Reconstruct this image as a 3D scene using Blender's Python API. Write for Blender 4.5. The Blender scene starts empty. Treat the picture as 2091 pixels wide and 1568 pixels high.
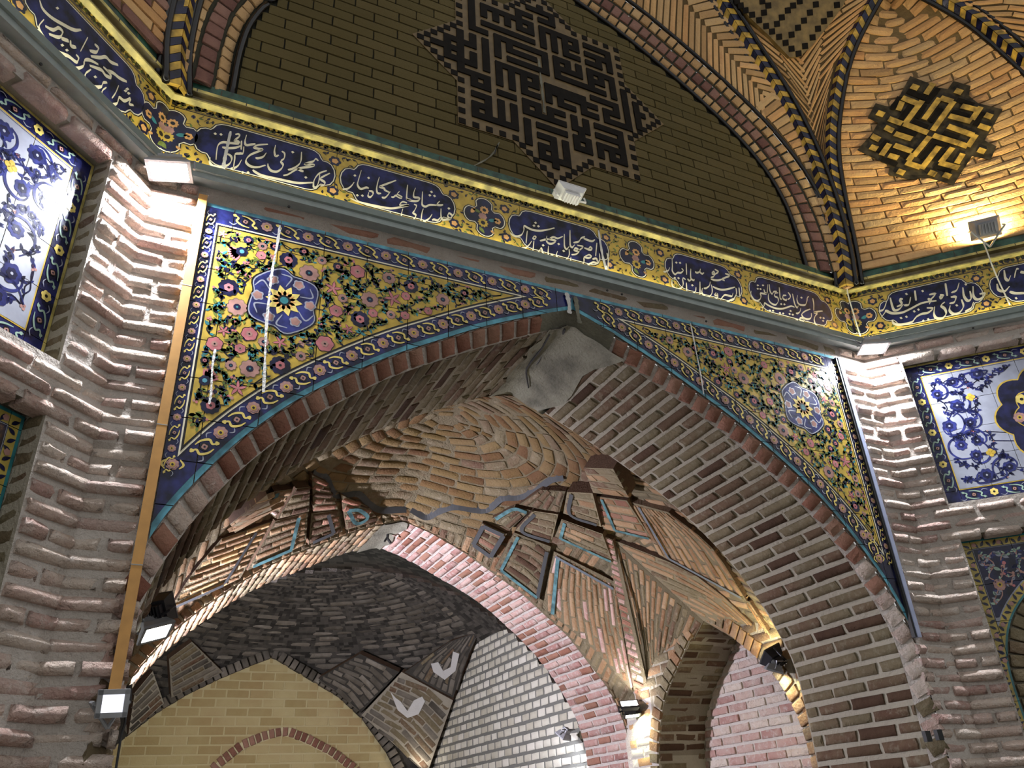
import bpy, bmesh, math, random
import numpy as np
from mathutils import Matrix, Vector
random.seed(7)
rng = np.random.default_rng(7)
S2 = math.sqrt(.5)
scene = bpy.context.scene
COL = scene.collection

# ------------------------------------------------------------------ camera
FPX = 1638.9
CAM = np.array([-1.8361, -2.81, 1.6])
YAW, PITCH, ROLL = math.radians(27.021), math.radians(28.974), math.radians(-3.265)
_fw = np.array([math.sin(YAW) * math.cos(PITCH), math.cos(YAW) * math.cos(PITCH), math.sin(PITCH)])
_r = np.array([math.cos(YAW), -math.sin(YAW), 0.0])
_u = np.cross(_r, _fw)
RIGHT = math.cos(ROLL) * _r + math.sin(ROLL) * _u
UP = -math.sin(ROLL) * _r + math.cos(ROLL) * _u
FWD = _fw
cam = bpy.data.objects.new('camera', bpy.data.cameras.new('camera'))
cam.data.sensor_width = 36.0
cam.data.lens = FPX * 36.0 / 2091.0
cam.data.clip_start = 0.05
cam.data.clip_end = 200
cam.matrix_world = Matrix(((RIGHT[0], UP[0], -FWD[0], CAM[0]), (RIGHT[1], UP[1], -FWD[1], CAM[1]),
                           (RIGHT[2], UP[2], -FWD[2], CAM[2]), (0, 0, 0, 1)))
COL.objects.link(cam)
scene.camera = cam

# ------------------------------------------------------------------ ambience and exposure
world = bpy.data.worlds.new('world')
scene.world = world
world.use_nodes = True
world.node_tree.nodes['Background'].inputs[0].default_value = (0.95, 0.945, 0.93, 1)
world.node_tree.nodes['Background'].inputs[1].default_value = 0.44
scene.view_settings.view_transform = 'Standard'
scene.view_settings.look = 'None'
scene.view_settings.exposure = 0.35
scene.view_settings.gamma = 1.0
scene.view_settings.use_curve_mapping = False

# ------------------------------------------------------------------ points from the survey of the photograph
def ray(x, y):
    d = RIGHT * (x - 1045.5) + UP * (784 - y) + FWD * FPX
    return d / np.linalg.norm(d)
def on_plane(x, y, o, n):
    d = ray(x, y); n = np.asarray(n, float)
    return CAM + d * (((np.asarray(o, float) - CAM) @ n) / (d @ n))
def atY(x, y, Y=0.0): return on_plane(x, y, (0, Y, 0), (0, 1, 0))
def atX(x, y, X): return on_plane(x, y, (X, 0, 0), (1, 0, 0))
class Frame:
    """a flat wall: origin, direction along the wall, up, normal into the hall"""
    def __init__(s, O, U, V, N): s.O, s.U, s.V, s.N = (np.array(a, float) for a in (O, U, V, N))
    def p(s, u, v, d=0.0): return s.O + s.U * u + s.V * v + s.N * d
    def uv(s, x, y, d=0.0):
        q = on_plane(x, y, s.O + s.N * d, s.N) - s.O
        return (float(q @ s.U), float(q @ s.V))
MAINF = Frame((0, 0, 0), (1, 0, 0), (0, 0, 1), (0, -1, 0))
RIGHTF = Frame((2, 0, 0), (S2, -S2, 0), (0, 0, 1), (-S2, -S2, 0))
LEFTF = Frame((-2, 0, 0), (-S2, -S2, 0), (0, 0, 1), (S2, -S2, 0))

# ------------------------------------------------------------------ materials
MATS = {}
def nodes_of(name):
    m = bpy.data.materials.new(name); m.use_nodes = True
    nt = m.node_tree
    return m, nt, nt.nodes, nt.links, nt.nodes['Principled BSDF']
def ramp(N, cols):
    r = N.new('ShaderNodeValToRGB')
    e = r.color_ramp.elements
    while len(e) < len(cols): e.new(0.5)
    for i, c in enumerate(cols):
        e[i].position = c[0]; e[i].color = (*c[1], 1)
    return r
def worn(name, cols, rough=0.9, scale=14, bump=0.5, fine=60, stain=None, stain_amt=0.35, stain_scale=2.2, spec=0.15, lime=None, lime_amt=0.6):
    """fired clay or mortar: one colour per piece from the ramp, blotches, pores and relief"""
    m, nt, N, L, B = nodes_of(name)
    geo = N.new('ShaderNodeNewGeometry'); oi = N.new('ShaderNodeObjectInfo')
    add = N.new('ShaderNodeMath'); add.operation = 'ADD'
    L.new(geo.outputs['Random Per Island'], add.inputs[0]); L.new(oi.outputs['Random'], add.inputs[1])
    fr = N.new('ShaderNodeMath'); fr.operation = 'FRACT'; L.new(add.outputs[0], fr.inputs[0])
    n1 = N.new('ShaderNodeTexNoise'); n1.inputs['Scale'].default_value = scale; n1.inputs['Detail'].default_value = 6
    L.new(geo.outputs['Position'], n1.inputs['Vector'])
    mx = N.new('ShaderNodeMath'); mx.operation = 'MULTIPLY_ADD'; mx.inputs[1].default_value = 0.55
    L.new(n1.outputs['Fac'], mx.inputs[0])
    sc = N.new('ShaderNodeMath'); sc.operation = 'MULTIPLY_ADD'; sc.inputs[1].default_value = 0.75; sc.inputs[2].default_value = -0.15
    L.new(fr.outputs[0], sc.inputs[0]); L.new(sc.outputs[0], mx.inputs[2])
    rp = ramp(N, cols); L.new(mx.outputs[0], rp.inputs['Fac'])
    out = rp.outputs['Color']
    if stain is not None:
        n2 = N.new('ShaderNodeTexNoise'); n2.inputs['Scale'].default_value = stain_scale; n2.inputs['Detail'].default_value = 4
        L.new(geo.outputs['Position'], n2.inputs['Vector'])
        r2 = ramp(N, [(0.42, (0, 0, 0)), (0.68, (stain_amt,) * 3)]); L.new(n2.outputs['Fac'], r2.inputs['Fac'])
        mm = N.new('ShaderNodeMix'); mm.data_type = 'RGBA'
        L.new(r2.outputs['Color'], mm.inputs['Factor']); L.new(out, mm.inputs['A']); mm.inputs['B'].default_value = (*stain, 1)
        out = mm.outputs['Result']
    if lime is not None:
        n4 = N.new('ShaderNodeTexNoise'); n4.inputs['Scale'].default_value = 26; n4.inputs['Detail'].default_value = 8; n4.inputs['Roughness'].default_value = 0.7
        L.new(geo.outputs['Position'], n4.inputs['Vector'])
        r4 = ramp(N, [(0.52, (0, 0, 0)), (0.66, (lime_amt,) * 3)]); L.new(n4.outputs['Fac'], r4.inputs['Fac'])
        m4 = N.new('ShaderNodeMix'); m4.data_type = 'RGBA'
        L.new(r4.outputs['Color'], m4.inputs['Factor']); L.new(out, m4.inputs['A']); m4.inputs['B'].default_value = (*lime, 1)
        out = m4.outputs['Result']
    L.new(out, B.inputs['Base Color'])
    B.inputs['Roughness'].default_value = rough
    B.inputs['Specular IOR Level'].default_value = spec
    if bump:
        n3 = N.new('ShaderNodeTexNoise'); n3.inputs['Scale'].default_value = fine; n3.inputs['Detail'].default_value = 5; n3.inputs['Roughness'].default_value = 0.62
        L.new(geo.outputs['Position'], n3.inputs['Vector'])
        bp = N.new('ShaderNodeBump'); bp.inputs['Strength'].default_value = bump; bp.inputs['Distance'].default_value = 0.03
        L.new(n3.outputs['Fac'], bp.inputs['Height']); L.new(bp.outputs['Normal'], B.inputs['Normal'])
    MATS[name] = m
    return m
def glaze(name, col, rough=0.22, var=0.12, spec=0.5, bump=0.06):
    """glazed ceramic, slightly wavy, colour a little uneven"""
    m, nt, N, L, B = nodes_of(name)
    geo = N.new('ShaderNodeNewGeometry')
    n1 = N.new('ShaderNodeTexNoise'); n1.inputs['Scale'].default_value = 18; n1.inputs['Detail'].default_value = 5
    L.new(geo.outputs['Position'], n1.inputs['Vector'])
    lo = tuple(max(0, c * (1 - var * 2)) for c in col); hi = tuple(min(1, c * (1 + var)) for c in col)
    rp = ramp(N, [(0.35, lo), (0.68, hi)]); L.new(n1.outputs['Fac'], rp.inputs['Fac'])
    L.new(rp.outputs['Color'], B.inputs['Base Color'])
    B.inputs['Roughness'].default_value = rough; B.inputs['Specular IOR Level'].default_value = spec
    if bump:
        n3 = N.new('ShaderNodeTexNoise'); n3.inputs['Scale'].default_value = 9; n3.inputs['Detail'].default_value = 3
        L.new(geo.outputs['Position'], n3.inputs['Vector'])
        bp = N.new('ShaderNodeBump'); bp.inputs['Strength'].default_value = bump; bp.inputs['Distance'].default_value = 0.05
        L.new(n3.outputs['Fac'], bp.inputs['Height']); L.new(bp.outputs['Normal'], B.inputs['Normal'])
    MATS[name] = m
    return m
def plain(name, col, rough=0.5, metal=0.0, emit=None, estr=0.0):
    m, nt, N, L, B = nodes_of(name)
    geo = N.new('ShaderNodeNewGeometry')
    n1 = N.new('ShaderNodeTexNoise'); n1.inputs['Scale'].default_value = 25; n1.inputs['Detail'].default_value = 4
    L.new(geo.outputs['Position'], n1.inputs['Vector'])
    rp = ramp(N, [(0.3, tuple(c * 0.86 for c in col)), (0.7, tuple(min(1, c * 1.06) for c in col))])
    L.new(n1.outputs['Fac'], rp.inputs['Fac']); L.new(rp.outputs['Color'], B.inputs['Base Color'])
    B.inputs['Roughness'].default_value = rough; B.inputs['Metallic'].default_value = metal
    if emit:
        B.inputs['Emission Color'].default_value = (*emit, 1); B.inputs['Emission Strength'].default_value = estr
    MATS[name] = m
    return m
def C(h):  # sRGB 0-255 triple -> linear
    return tuple(((c / 255) / 12.92 if c / 255 <= 0.04045 else ((c / 255 + 0.055) / 1.055) ** 2.4) for c in h)

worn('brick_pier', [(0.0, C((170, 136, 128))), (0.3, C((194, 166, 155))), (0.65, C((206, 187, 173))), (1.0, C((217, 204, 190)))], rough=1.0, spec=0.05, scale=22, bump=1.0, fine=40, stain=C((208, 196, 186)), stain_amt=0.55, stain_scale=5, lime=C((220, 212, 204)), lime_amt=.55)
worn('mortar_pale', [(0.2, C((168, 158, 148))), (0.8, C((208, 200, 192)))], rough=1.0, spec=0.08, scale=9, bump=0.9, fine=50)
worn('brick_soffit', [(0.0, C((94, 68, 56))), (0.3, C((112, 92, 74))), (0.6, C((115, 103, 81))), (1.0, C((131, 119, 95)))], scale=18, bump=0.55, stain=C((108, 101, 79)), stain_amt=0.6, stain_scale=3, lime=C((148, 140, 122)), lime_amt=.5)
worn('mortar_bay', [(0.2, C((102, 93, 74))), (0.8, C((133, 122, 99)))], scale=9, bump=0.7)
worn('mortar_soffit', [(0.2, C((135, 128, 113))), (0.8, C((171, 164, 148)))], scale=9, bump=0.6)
worn('brick_red', [(0.0, C((118, 77, 64))), (0.5, C((147, 103, 86))), (1.0, C((166, 127, 109)))], scale=18, bump=0.6, stain=C((138, 118, 99)), stain_amt=0.45, stain_scale=4)
worn('brick_vault', [(0.0, C((188, 138, 96))), (0.4, C((210, 162, 112))), (0.75, C((220, 178, 128))), (1.0, C((200, 150, 108)))], scale=14, bump=0.45, stain=C((186, 152, 104)), stain_amt=0.45, stain_scale=2)
worn('mortar_vault', [(0.2, C((84, 68, 46))), (0.8, C((124, 104, 74)))], scale=9, bump=0.5)
worn('brick_lunette', [(0.0, C((85, 76, 49))), (0.5, C((94, 84, 54))), (1.0, C((103, 91, 61)))], scale=10, bump=0.25, stain=C((83, 72, 43)), stain_amt=0.6, stain_scale=1.2)  # lunette lies unlit; that shade is put into a darker brick colour
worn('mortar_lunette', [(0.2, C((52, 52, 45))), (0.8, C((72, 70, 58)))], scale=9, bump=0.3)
worn('brick_mauve', [(0.0, C((110, 78, 72))), (0.5, C((142, 106, 96))), (1.0, C((160, 126, 112)))], scale=14, bump=0.5)
worn('brick_buff', [(0.0, C((172, 136, 96))), (0.5, C((196, 160, 116))), (1.0, C((210, 178, 134)))], scale=14, bump=0.5)
worn('brick_dome', [(0.0, C((86, 60, 42))), (0.35, C((109, 83, 58))), (0.7, C((118, 99, 69))), (1.0, C((132, 114, 84)))], scale=14, bump=0.5, stain=C((102, 84, 44)), stain_amt=0.55, stain_scale=3)
worn('brick_rose', [(0.0, C((140, 100, 94))), (0.45, C((171, 132, 123))), (1.0, C((194, 165, 154)))], scale=16, bump=0.6, stain=C((192, 179, 169)), stain_amt=0.4, stain_scale=6, lime=C((205, 198, 192)), lime_amt=.6)
worn('brick_warm', [(0.0, C((111, 81, 60))), (0.4, C((137, 106, 79))), (1.0, C((162, 134, 104)))], scale=14, bump=0.5, stain=C((167, 144, 113)), stain_amt=0.4, stain_scale=5, lime=C((164, 151, 128)), lime_amt=.5)
worn('brick_shade', [(0.0, C((67, 49, 38))), (0.5, C((88, 68, 54))), (1.0, C((104, 86, 68)))], scale=14, bump=0.5)  # darker brick, shade of cell undersides and unlit cells put into its colour
worn('brick_ochre', [(0.0, C((162, 143, 97))), (0.5, C((180, 164, 117))), (1.0, C((192, 177, 132)))], scale=10, bump=0.3, stain=C((158, 121, 84)), stain_amt=0.4, stain_scale=1.6)
worn('mortar_ochre', [(0.2, C((192, 179, 136))), (0.8, C((206, 195, 156)))], scale=9, bump=0.3)
worn('brick_white', [(0.0, C((176, 170, 152))), (0.5, C((206, 202, 186))), (1.0, C((224, 220, 208)))], scale=10, bump=0.35)
worn('mortar_grey', [(0.2, C((118, 118, 112))), (0.8, C((150, 150, 142)))], scale=9, bump=0.4)
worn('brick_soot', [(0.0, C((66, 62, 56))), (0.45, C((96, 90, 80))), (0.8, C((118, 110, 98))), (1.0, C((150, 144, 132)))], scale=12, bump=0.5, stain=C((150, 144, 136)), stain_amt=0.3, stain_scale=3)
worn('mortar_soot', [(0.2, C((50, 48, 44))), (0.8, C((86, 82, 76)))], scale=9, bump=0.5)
worn('plaster_grey', [(0.2, C((120, 118, 104))), (0.8, C((150, 148, 132)))], scale=5, bump=0.5, stain=C((84, 82, 74)), stain_amt=0.7, stain_scale=6)
worn('plaster_white', [(0.2, C((196, 194, 190))), (0.8, C((226, 224, 220)))], scale=9, bump=0.5)
worn('stone_grey', [(0.2, C((110, 104, 94))), (0.8, C((140, 132, 118)))], scale=6, bump=0.3)
glaze('cobalt', C((40, 46, 104)), var=0.35)
glaze('navy', C((22, 24, 58)), var=0.4)
glaze('yellow', C((188, 158, 62)), var=0.14, rough=0.3)
glaze('yellow_pale', C((222, 200, 110)), var=0.1)
glaze('cream', C((226, 218, 190)), var=0.06)
glaze('white_glaze', C((144, 147, 160)), var=0.06, rough=0.45, spec=0.3)
glaze('turquoise', C((84, 152, 172)), var=0.25, rough=0.35)
glaze('teal', C((52, 122, 128)), var=0.2)
glaze('green_glaze', C((40, 84, 68)), var=0.35, rough=0.35)
glaze('leaf_green', C((104, 118, 52)), var=0.25)
glaze('rose', C((186, 112, 116)), var=0.15)
glaze('mauve', C((170, 128, 118)), var=0.15)
glaze('peach', C((214, 160, 96)), var=0.15)
glaze('black_glaze', C((22, 20, 22)), var=0.3)
glaze('brown_glaze', C((112, 98, 58)), var=0.2, rough=0.45)
glaze('gold_edge', C((198, 182, 104)), var=0.25, rough=0.4)
glaze('kufic_black', C((24, 20, 16)), var=0.2, rough=0.75, spec=0.15)
glaze('yellow_worn', C((196, 158, 62)), var=0.3, rough=0.45)
worn('black_worn', [(0.2, C((44, 40, 34))), (0.8, C((104, 92, 68)))], scale=12, bump=0.4)
glaze('black_panel', C((62, 55, 42)), var=0.35, rough=0.6, spec=0.2)
glaze('turquoise_dull', C((84, 120, 124)), var=0.3, rough=0.6, spec=0.2)
plain('line_grey', C((92, 100, 108)), 0.7)
plain('line_dark', C((62, 64, 66)), 0.8)
plain('grout', C((150, 146, 138)), 0.9)
plain('grout_dark', C((84, 78, 66)), 0.9)
plain('grey_paint', C((150, 160, 158)), 0.5)
plain('grey_paint_dark', C((124, 136, 132)), 0.5)
plain('white_paint', C((222, 222, 222)), 0.4)
plain('lamp_grey', C((150, 152, 156)), 0.4, 0.3)
plain('lamp_black', C((38, 38, 44)), 0.45, 0.2)
plain('pvc_blue_grey', C((160, 168, 196)), 0.4)
plain('wood_tan', C((190, 140, 72)), 0.45)
plain('cable_white', C((226, 222, 206)), 0.5)
plain('cable_black', C((24, 24, 24)), 0.6)
plain('lamp_glass_off', C((210, 212, 206)), 0.2)
plain('lamp_cool', (1, 1, 1), 0.4, 0, (0.86, 0.90, 1.0), 30.0)
plain('lamp_warm', (1, 1, 1), 0.4, 0, (1.0, 0.92, 0.55), 30.0)
plain('led_yellow', (1, 1, 0.8), 0.4, 0, (1.0, 0.96, 0.74), 34.0)

# ------------------------------------------------------------------ object helpers
def tag(o, label=None, cat=None, group=None, kind=None):
    if label: o['label'] = label
    if cat: o['category'] = cat
    if group: o['group'] = group
    if kind: o['kind'] = kind
    return o
def mesh_obj(name, verts, faces, mats, parent=None, fm=None, smooth=False):
    me = bpy.data.meshes.new(name)
    me.from_pydata([tuple(map(float, v)) for v in verts], [], [tuple(f) for f in faces])
    for mt in (mats if isinstance(mats, (list, tuple)) else [mats]): me.materials.append(MATS[mt])
    if fm is not None: me.polygons.foreach_set('material_index', np.array(fm, dtype=np.int32))
    if smooth: me.polygons.foreach_set('use_smooth', np.ones(len(me.polygons), dtype=bool))
    me.update()
    o = bpy.data.objects.new(name, me); COL.objects.link(o)
    if parent: o.parent = parent
    return o
def empty(name, loc):
    o = bpy.data.objects.new(name, None); o.location = Vector([float(a) for a in loc]); o.empty_display_size = .1
    COL.objects.link(o); return o
def adopt(child, parent):
    """parent while keeping the place in the world"""
    child.parent = parent
    child.matrix_parent_inverse = Matrix.Translation(parent.location).inverted() if parent.type == 'EMPTY' else Matrix.Identity(4)
    return child
class MB:
    """collects shapes into one mesh"""
    def __init__(s): s.v, s.f, s.m, s.mats = [], [], [], []
    def mi(s, mat):
        if mat not in s.mats: s.mats.append(mat)
        return s.mats.index(mat)
    def poly(s, pts, mat):
        b = len(s.v); s.v += [tuple(map(float, p)) for p in pts]; s.f.append(tuple(range(b, b + len(pts)))); s.m.append(s.mi(mat))
    def grid(s, G, mat):
        G = np.asarray(G); a, c = G.shape[:2]; b = len(s.v)
        s.v += [tuple(map(float, p)) for p in G.reshape(-1, 3)]; k = s.mi(mat)
        for i in range(a - 1):
            for j in range(c - 1):
                s.f.append((b + i * c + j, b + i * c + j + 1, b + (i + 1) * c + j + 1, b + (i + 1) * c + j)); s.m.append(k)
    def hexa(s, P8, mat):
        b = len(s.v); s.v += [tuple(map(float, p)) for p in P8]; k = s.mi(mat)
        for f in ((0, 1, 2, 3), (7, 6, 5, 4), (0, 4, 5, 1), (1, 5, 6, 2), (2, 6, 7, 3), (3, 7, 4, 0)):
            s.f.append(tuple(b + i for i in f)); s.m.append(k)
    def box(s, c, ax, size, mat):
        """oriented box: centre, three unit axes, three sizes"""
        c = np.asarray(c, float); a, b_, n = (np.asarray(q, float) * (w / 2) for q, w in zip(ax, size))
        s.hexa([c - a - b_ - n, c + a - b_ - n, c + a + b_ - n, c - a + b_ - n, c - a - b_ + n, c + a - b_ + n, c + a + b_ + n, c - a + b_ + n], mat)
    def prism(s, pts, off, mat):
        """flat outline pushed along off"""
        b = len(s.v); n = len(pts); off = np.asarray(off, float)
        s.v += [tuple(map(float, p)) for p in pts] + [tuple(map(float, np.asarray(p) + off)) for p in pts]; k = s.mi(mat)
        s.f.append(tuple(range(b, b + n))); s.m.append(k)
        s.f.append(tuple(range(b + 2 * n - 1, b + n - 1, -1))); s.m.append(k)
        for i in range(n):
            j = (i + 1) % n
            s.f.append((b + i, b + n + i, b + n + j, b + j)); s.m.append(k)
    def tube(s, pts, r, mat, seg=8):
        pts = [np.asarray(p, float) for p in pts]; b = len(s.v); k = s.mi(mat)
        rr = r if isinstance(r, (list, tuple)) else [r] * len(pts)
        for i, p in enumerate(pts):
            t = pts[min(i + 1, len(pts) - 1)] - pts[max(i - 1, 0)]; t /= np.linalg.norm(t) + 1e-12
            a = np.cross(t, (0, 0, 1) if abs(t[2]) < .9 else (1, 0, 0)); a /= np.linalg.norm(a); c = np.cross(t, a)
            for q in range(seg):
                w = 2 * math.pi * q / seg
                s.v.append(tuple(map(float, p + rr[i] * (a * math.cos(w) + c * math.sin(w)))))
        for i in range(len(pts) - 1):
            for q in range(seg):
                s.f.append((b + i * seg + q, b + i * seg + (q + 1) % seg, b + (i + 1) * seg + (q + 1) % seg, b + (i + 1) * seg + q)); s.m.append(k)
        s.f.append(tuple(b + q for q in range(seg))[::-1]); s.m.append(k)
        s.f.append(tuple(b + (len(pts) - 1) * seg + q for q in range(seg))); s.m.append(k)
    def build(s, name, parent=None, smooth=False):
        o = mesh_obj(name, s.v, s.f, s.mats, None, s.m, smooth)
        if parent: adopt(o, parent)
        return o
def spline(pts, n=24):
    """Catmull-Rom through the points"""
    P = np.array(pts, float)
    if len(P) < 3: return np.array([P[0] + (P[-1] - P[0]) * t for t in np.linspace(0, 1, n)])
    Q = np.vstack([2 * P[0] - P[1], P, 2 * P[-1] - P[-2]])
    out = []
    m = len(P) - 1
    for t in np.linspace(0, m - 1e-9, n):
        i = int(t); f = t - i; a, b, c, d = Q[i:i + 4]
        out.append(0.5 * (2 * b + (c - a) * f + (2 * a - 5 * b + 4 * c - d) * f * f + (3 * b - a - 3 * c + d) * f ** 3))
    return np.array(out)

# ------------------------------------------------------------------ bricks
def brick_mesh(mat, seed, rough):
    """worn brick: cushioned face of 4 x 3 points, rounded arrises, sides; no back"""
    r = random.Random(seed); v, f = [], []
    rough = float(rough); a = .035 + .045 * rough
    xs = (-.5, -.5 + .16, .5 - .16, .5); ys = (-.5, 0, .5)
    for yi, y in enumerate(ys):
        for xi, x in enumerate(xs):
            edge = xi in (0, 3) or yi in (0, 2)
            jx = r.uniform(-.03, .01) if xi in (0, 3) else r.uniform(-.08, .08); jy = r.uniform(-.09, .0) if yi in (0, 2) else r.uniform(-.1, .1)
            k = .3 + .45 * rough
            v.append((x * (1 + (jx * k * 2 if xi in (0, 3) else 0)) + (0 if xi in (0, 3) else jx * k), y * (1 + (jy * k * 2 if yi in (0, 2) else 0)) + (0 if yi in (0, 2) else jy * k),
                      .5 + (-a * r.uniform(.6, 2.2) if edge else r.uniform(-.05, .10) * (.5 + .6 * rough))))
    for i in range(2):
        for q in range(3): f.append((i * 4 + q, i * 4 + q + 1, (i + 1) * 4 + q + 1, (i + 1) * 4 + q))
    rim_ = [0, 1, 2, 3, 7, 11, 10, 9, 8, 4]; b = len(v)
    for k in rim_: v.append((v[k][0] * 1.03, v[k][1] * 1.06, -.5))
    n = len(rim_)
    for k in range(n): f.append((rim_[k], b + k, b + (k + 1) % n, rim_[(k + 1) % n]))
    me = bpy.data.meshes.new('brick'); me.from_pydata(v, [], f); me.materials.append(MATS[mat])
    if rough > .5: me.polygons.foreach_set('use_smooth', np.array([k < 6 for k in range(len(f))]))
    me.update()
    return me
_BM = {}
def brick_variants(mat, rough):
    k = (mat, rough)
    if k not in _BM: _BM[k] = [brick_mesh(mat, 31 * i + len(mat), rough) for i in range(7)]
    return _BM[k]
class Bricks:
    def __init__(s, parent, name='brick', rest='brickwork', rough=1, limit=300):
        s.parent, s.name, s.restname, s.rough, s.limit, s.L = parent, name, rest, rough, limit, []
    def add(s, c, eu, n, lu, lv, th, mat, roll=0.0):
        """centre on the wall face, long axis, normal, sizes"""
        eu = np.asarray(eu, float); n = np.asarray(n, float)
        n = n / np.linalg.norm(n); eu = eu - n * (eu @ n); eu /= np.linalg.norm(eu); ev = np.cross(n, eu)
        if roll: eu, ev = eu * math.cos(roll) + ev * math.sin(roll), ev * math.cos(roll) - eu * math.sin(roll)
        s.L.append((np.asarray(c, float), eu, ev, n, lu, lv, th, mat))
    def lay(s, P, rows, ref, mats, joint=0.012, th=0.05, proud=0.012, jit=0.006, nflip=False):
        """rows: (v0, v1, [(u0,u1)...], brick length in u, stagger)"""
        mats = mats if isinstance(mats, (list, tuple)) else [mats]
        for (v0, v1, iv, bl, sg) in rows:
            vm = (v0 + v1) / 2
            for (a, b) in iv:
                if b - a < 0.02: continue
                k0 = math.floor((a - sg) / bl); u = sg + k0 * bl
                cuts = [a]
                while u < b:
                    uu = u + random.uniform(-.06, .06) * bl
                    if uu > a + bl * .18 and uu < b - bl * .18: cuts.append(uu)
                    u += bl
                cuts.append(b)
                for u0, u1 in zip(cuts[:-1], cuts[1:]):
                    um = (u0 + u1) / 2
                    p = P(um, vm); pu0, pu1 = P(u0, vm), P(u1, vm); pv0, pv1 = P(um, v0), P(um, v1)
                    du, dv = pu1 - pu0, pv1 - pv0
                    n = np.cross(du, dv)
                    ln = np.linalg.norm(n)
                    if ln < 1e-9: continue
                    n /= ln
                    if n @ (np.asarray(ref) - p) < 0: n = -n
                    lu = np.linalg.norm(du); lv = ln / lu
                    if lu - joint < .012 or lv - joint < .008: continue
                    pr = proud + random.uniform(-jit, jit)
                    s.add(p + n * (pr - th / 2), du, n, lu - joint * random.uniform(.8, 1.25), lv - joint * random.uniform(.8, 1.25), th, random.choice(mats), random.uniform(-.012, .012))
        return s
    def done(s):
        def rank(b): return b[4] * b[5] / max(.2, ((b[0] - CAM) @ (b[0] - CAM)))
        def seen(b):
            q = b[0] - CAM; z = q @ FWD
            if z < .1: return False
            x = 1045.5 + FPX * (q @ RIGHT) / z; y = 784 - FPX * (q @ UP) / z
            return -60 < x < 2151 and -60 < y < 1628
        inn = sorted([b for b in s.L if seen(b)], key=rank, reverse=True)
        out = [b for b in s.L if not seen(b)]
        for (c, eu, ev, n, lu, lv, th, mat) in inn[:s.limit]:
            o = bpy.data.objects.new(s.name, random.choice(brick_variants(mat, s.rough)))
            M = Matrix([[eu[i] * lu, ev[i] * lv, n[i] * th, c[i]] for i in range(3)] + [[0, 0, 0, 1]])
            o.matrix_basis = M
            o.parent = s.parent
            if s.parent.type == 'EMPTY': o.matrix_parent_inverse = Matrix.Translation(s.parent.location).inverted()
            COL.objects.link(o)
        rest = inn[s.limit:] + out
        if rest:
            V, F, FM, mats = [], [], [], []
            for (c, eu, ev, n, lu, lv, th, mat) in rest:
                me = random.choice(brick_variants(mat, s.rough)); b = len(V)
                if mat not in mats: mats.append(mat)
                for vt in me.vertices: V.append(c + eu * (lu * vt.co.x) + ev * (lv * vt.co.y) + n * (th * vt.co.z))
                for p in me.polygons: F.append([b + i for i in p.vertices]); FM.append(mats.index(mat))
            o = mesh_obj(s.restname, V, F, mats, None, FM); adopt(o, s.parent); o['kind'] = 'stuff'
def courses(v0, v1, h, iv, bl, phase=0.0):
    """rows of bricks from v0 to v1; iv(vm) gives the stretches of wall in that course"""
    n = max(1, round((v1 - v0) / h)); hh = (v1 - v0) / n
    return [(v0 + i * hh, v0 + (i + 1) * hh, iv(v0 + (i + .5) * hh), bl, phase + (bl / 2 if i % 2 else 0) + random.uniform(-.03, .03) * bl) for i in range(n)]
def scan(poly, v):
    """stretches of the line v inside a polygon of (u, v) points"""
    xs = []
    for (a, b), (c, d) in zip(poly, poly[1:] + poly[:1]):
        if (b <= v) != (d <= v): xs.append(a + (v - b) / (d - b) * (c - a))
    xs.sort()
    return list(zip(xs[::2], xs[1::2]))
def curve_at(pts):
    """piecewise-linear curve by arc length"""
    P = np.array(pts, float); d = np.r_[0, np.cumsum(np.linalg.norm(np.diff(P, axis=0), axis=1))]
    def f(s): return np.array([np.interp(s, d, P[:, k]) for k in range(P.shape[1])])
    return f, d[-1]
# ================================================================== THE HALL
HALL = np.array([-0.6, -2.5, 2.2])      # a point inside the hall, normals face it
BAYC = np.array([0.0, 1.9, 1.8])
ROOMC = np.array([0.0, 5.6, 1.8])
SIDE = 1.7                              # length of the short walls
XT, XI, XL, XB = -0.045, -0.03, -0.02, 0.07
def smooth_half(pts, n=40): return spline(pts, n)
T_H = smooth_half([(0, 3.83), (.19, 3.755), (.48, 3.62), (.74, 3.475), (.91, 3.375), (1.09, 3.25), (1.27, 3.11), (1.40, 2.985), (1.50, 2.87), (1.6, 2.73), (1.69, 2.58), (1.765, 2.40), (1.80, 2.3)], 44)
I_H = smooth_half([(0, 3.795), (.09, 3.75), (.28, 3.66), (.54, 3.53), (.73, 3.425), (.9, 3.325), (1.04, 3.225), (1.16, 3.13), (1.28, 3.025), (1.37, 2.935), (1.45, 2.845), (1.53, 2.74), (1.6, 2.625), (1.65, 2.53), (1.7, 2.42), (1.722, 2.35), (1.738, 2.25), (1.745, 2.1)], 60)
B_H = smooth_half([(0, 3.76), (.25, 3.68), (.45, 3.59), (.9, 3.365), (1.2, 3.15), (1.45, 2.93), (1.6, 2.76), (1.72, 2.58), (1.82, 2.4), (1.88, 2.2), (1.9, 2.0)], 50)
L_H = smooth_half([(0, 6.46), (.22, 6.38), (.62, 6.19), (1.05, 5.91), (1.40, 5.62), (1.59, 5.38), (1.69, 5.14), (1.725, 4.9), (1.73, 4.575)], 44)
def full(half, xc, foot=None):
    h = [tuple(p) for p in half]
    if foot is not None: h.append((h[-1][0], foot))
    return np.array([(xc - x, z) for x, z in h[::-1]] + [(xc + x, z) for x, z in h[1:]])
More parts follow.
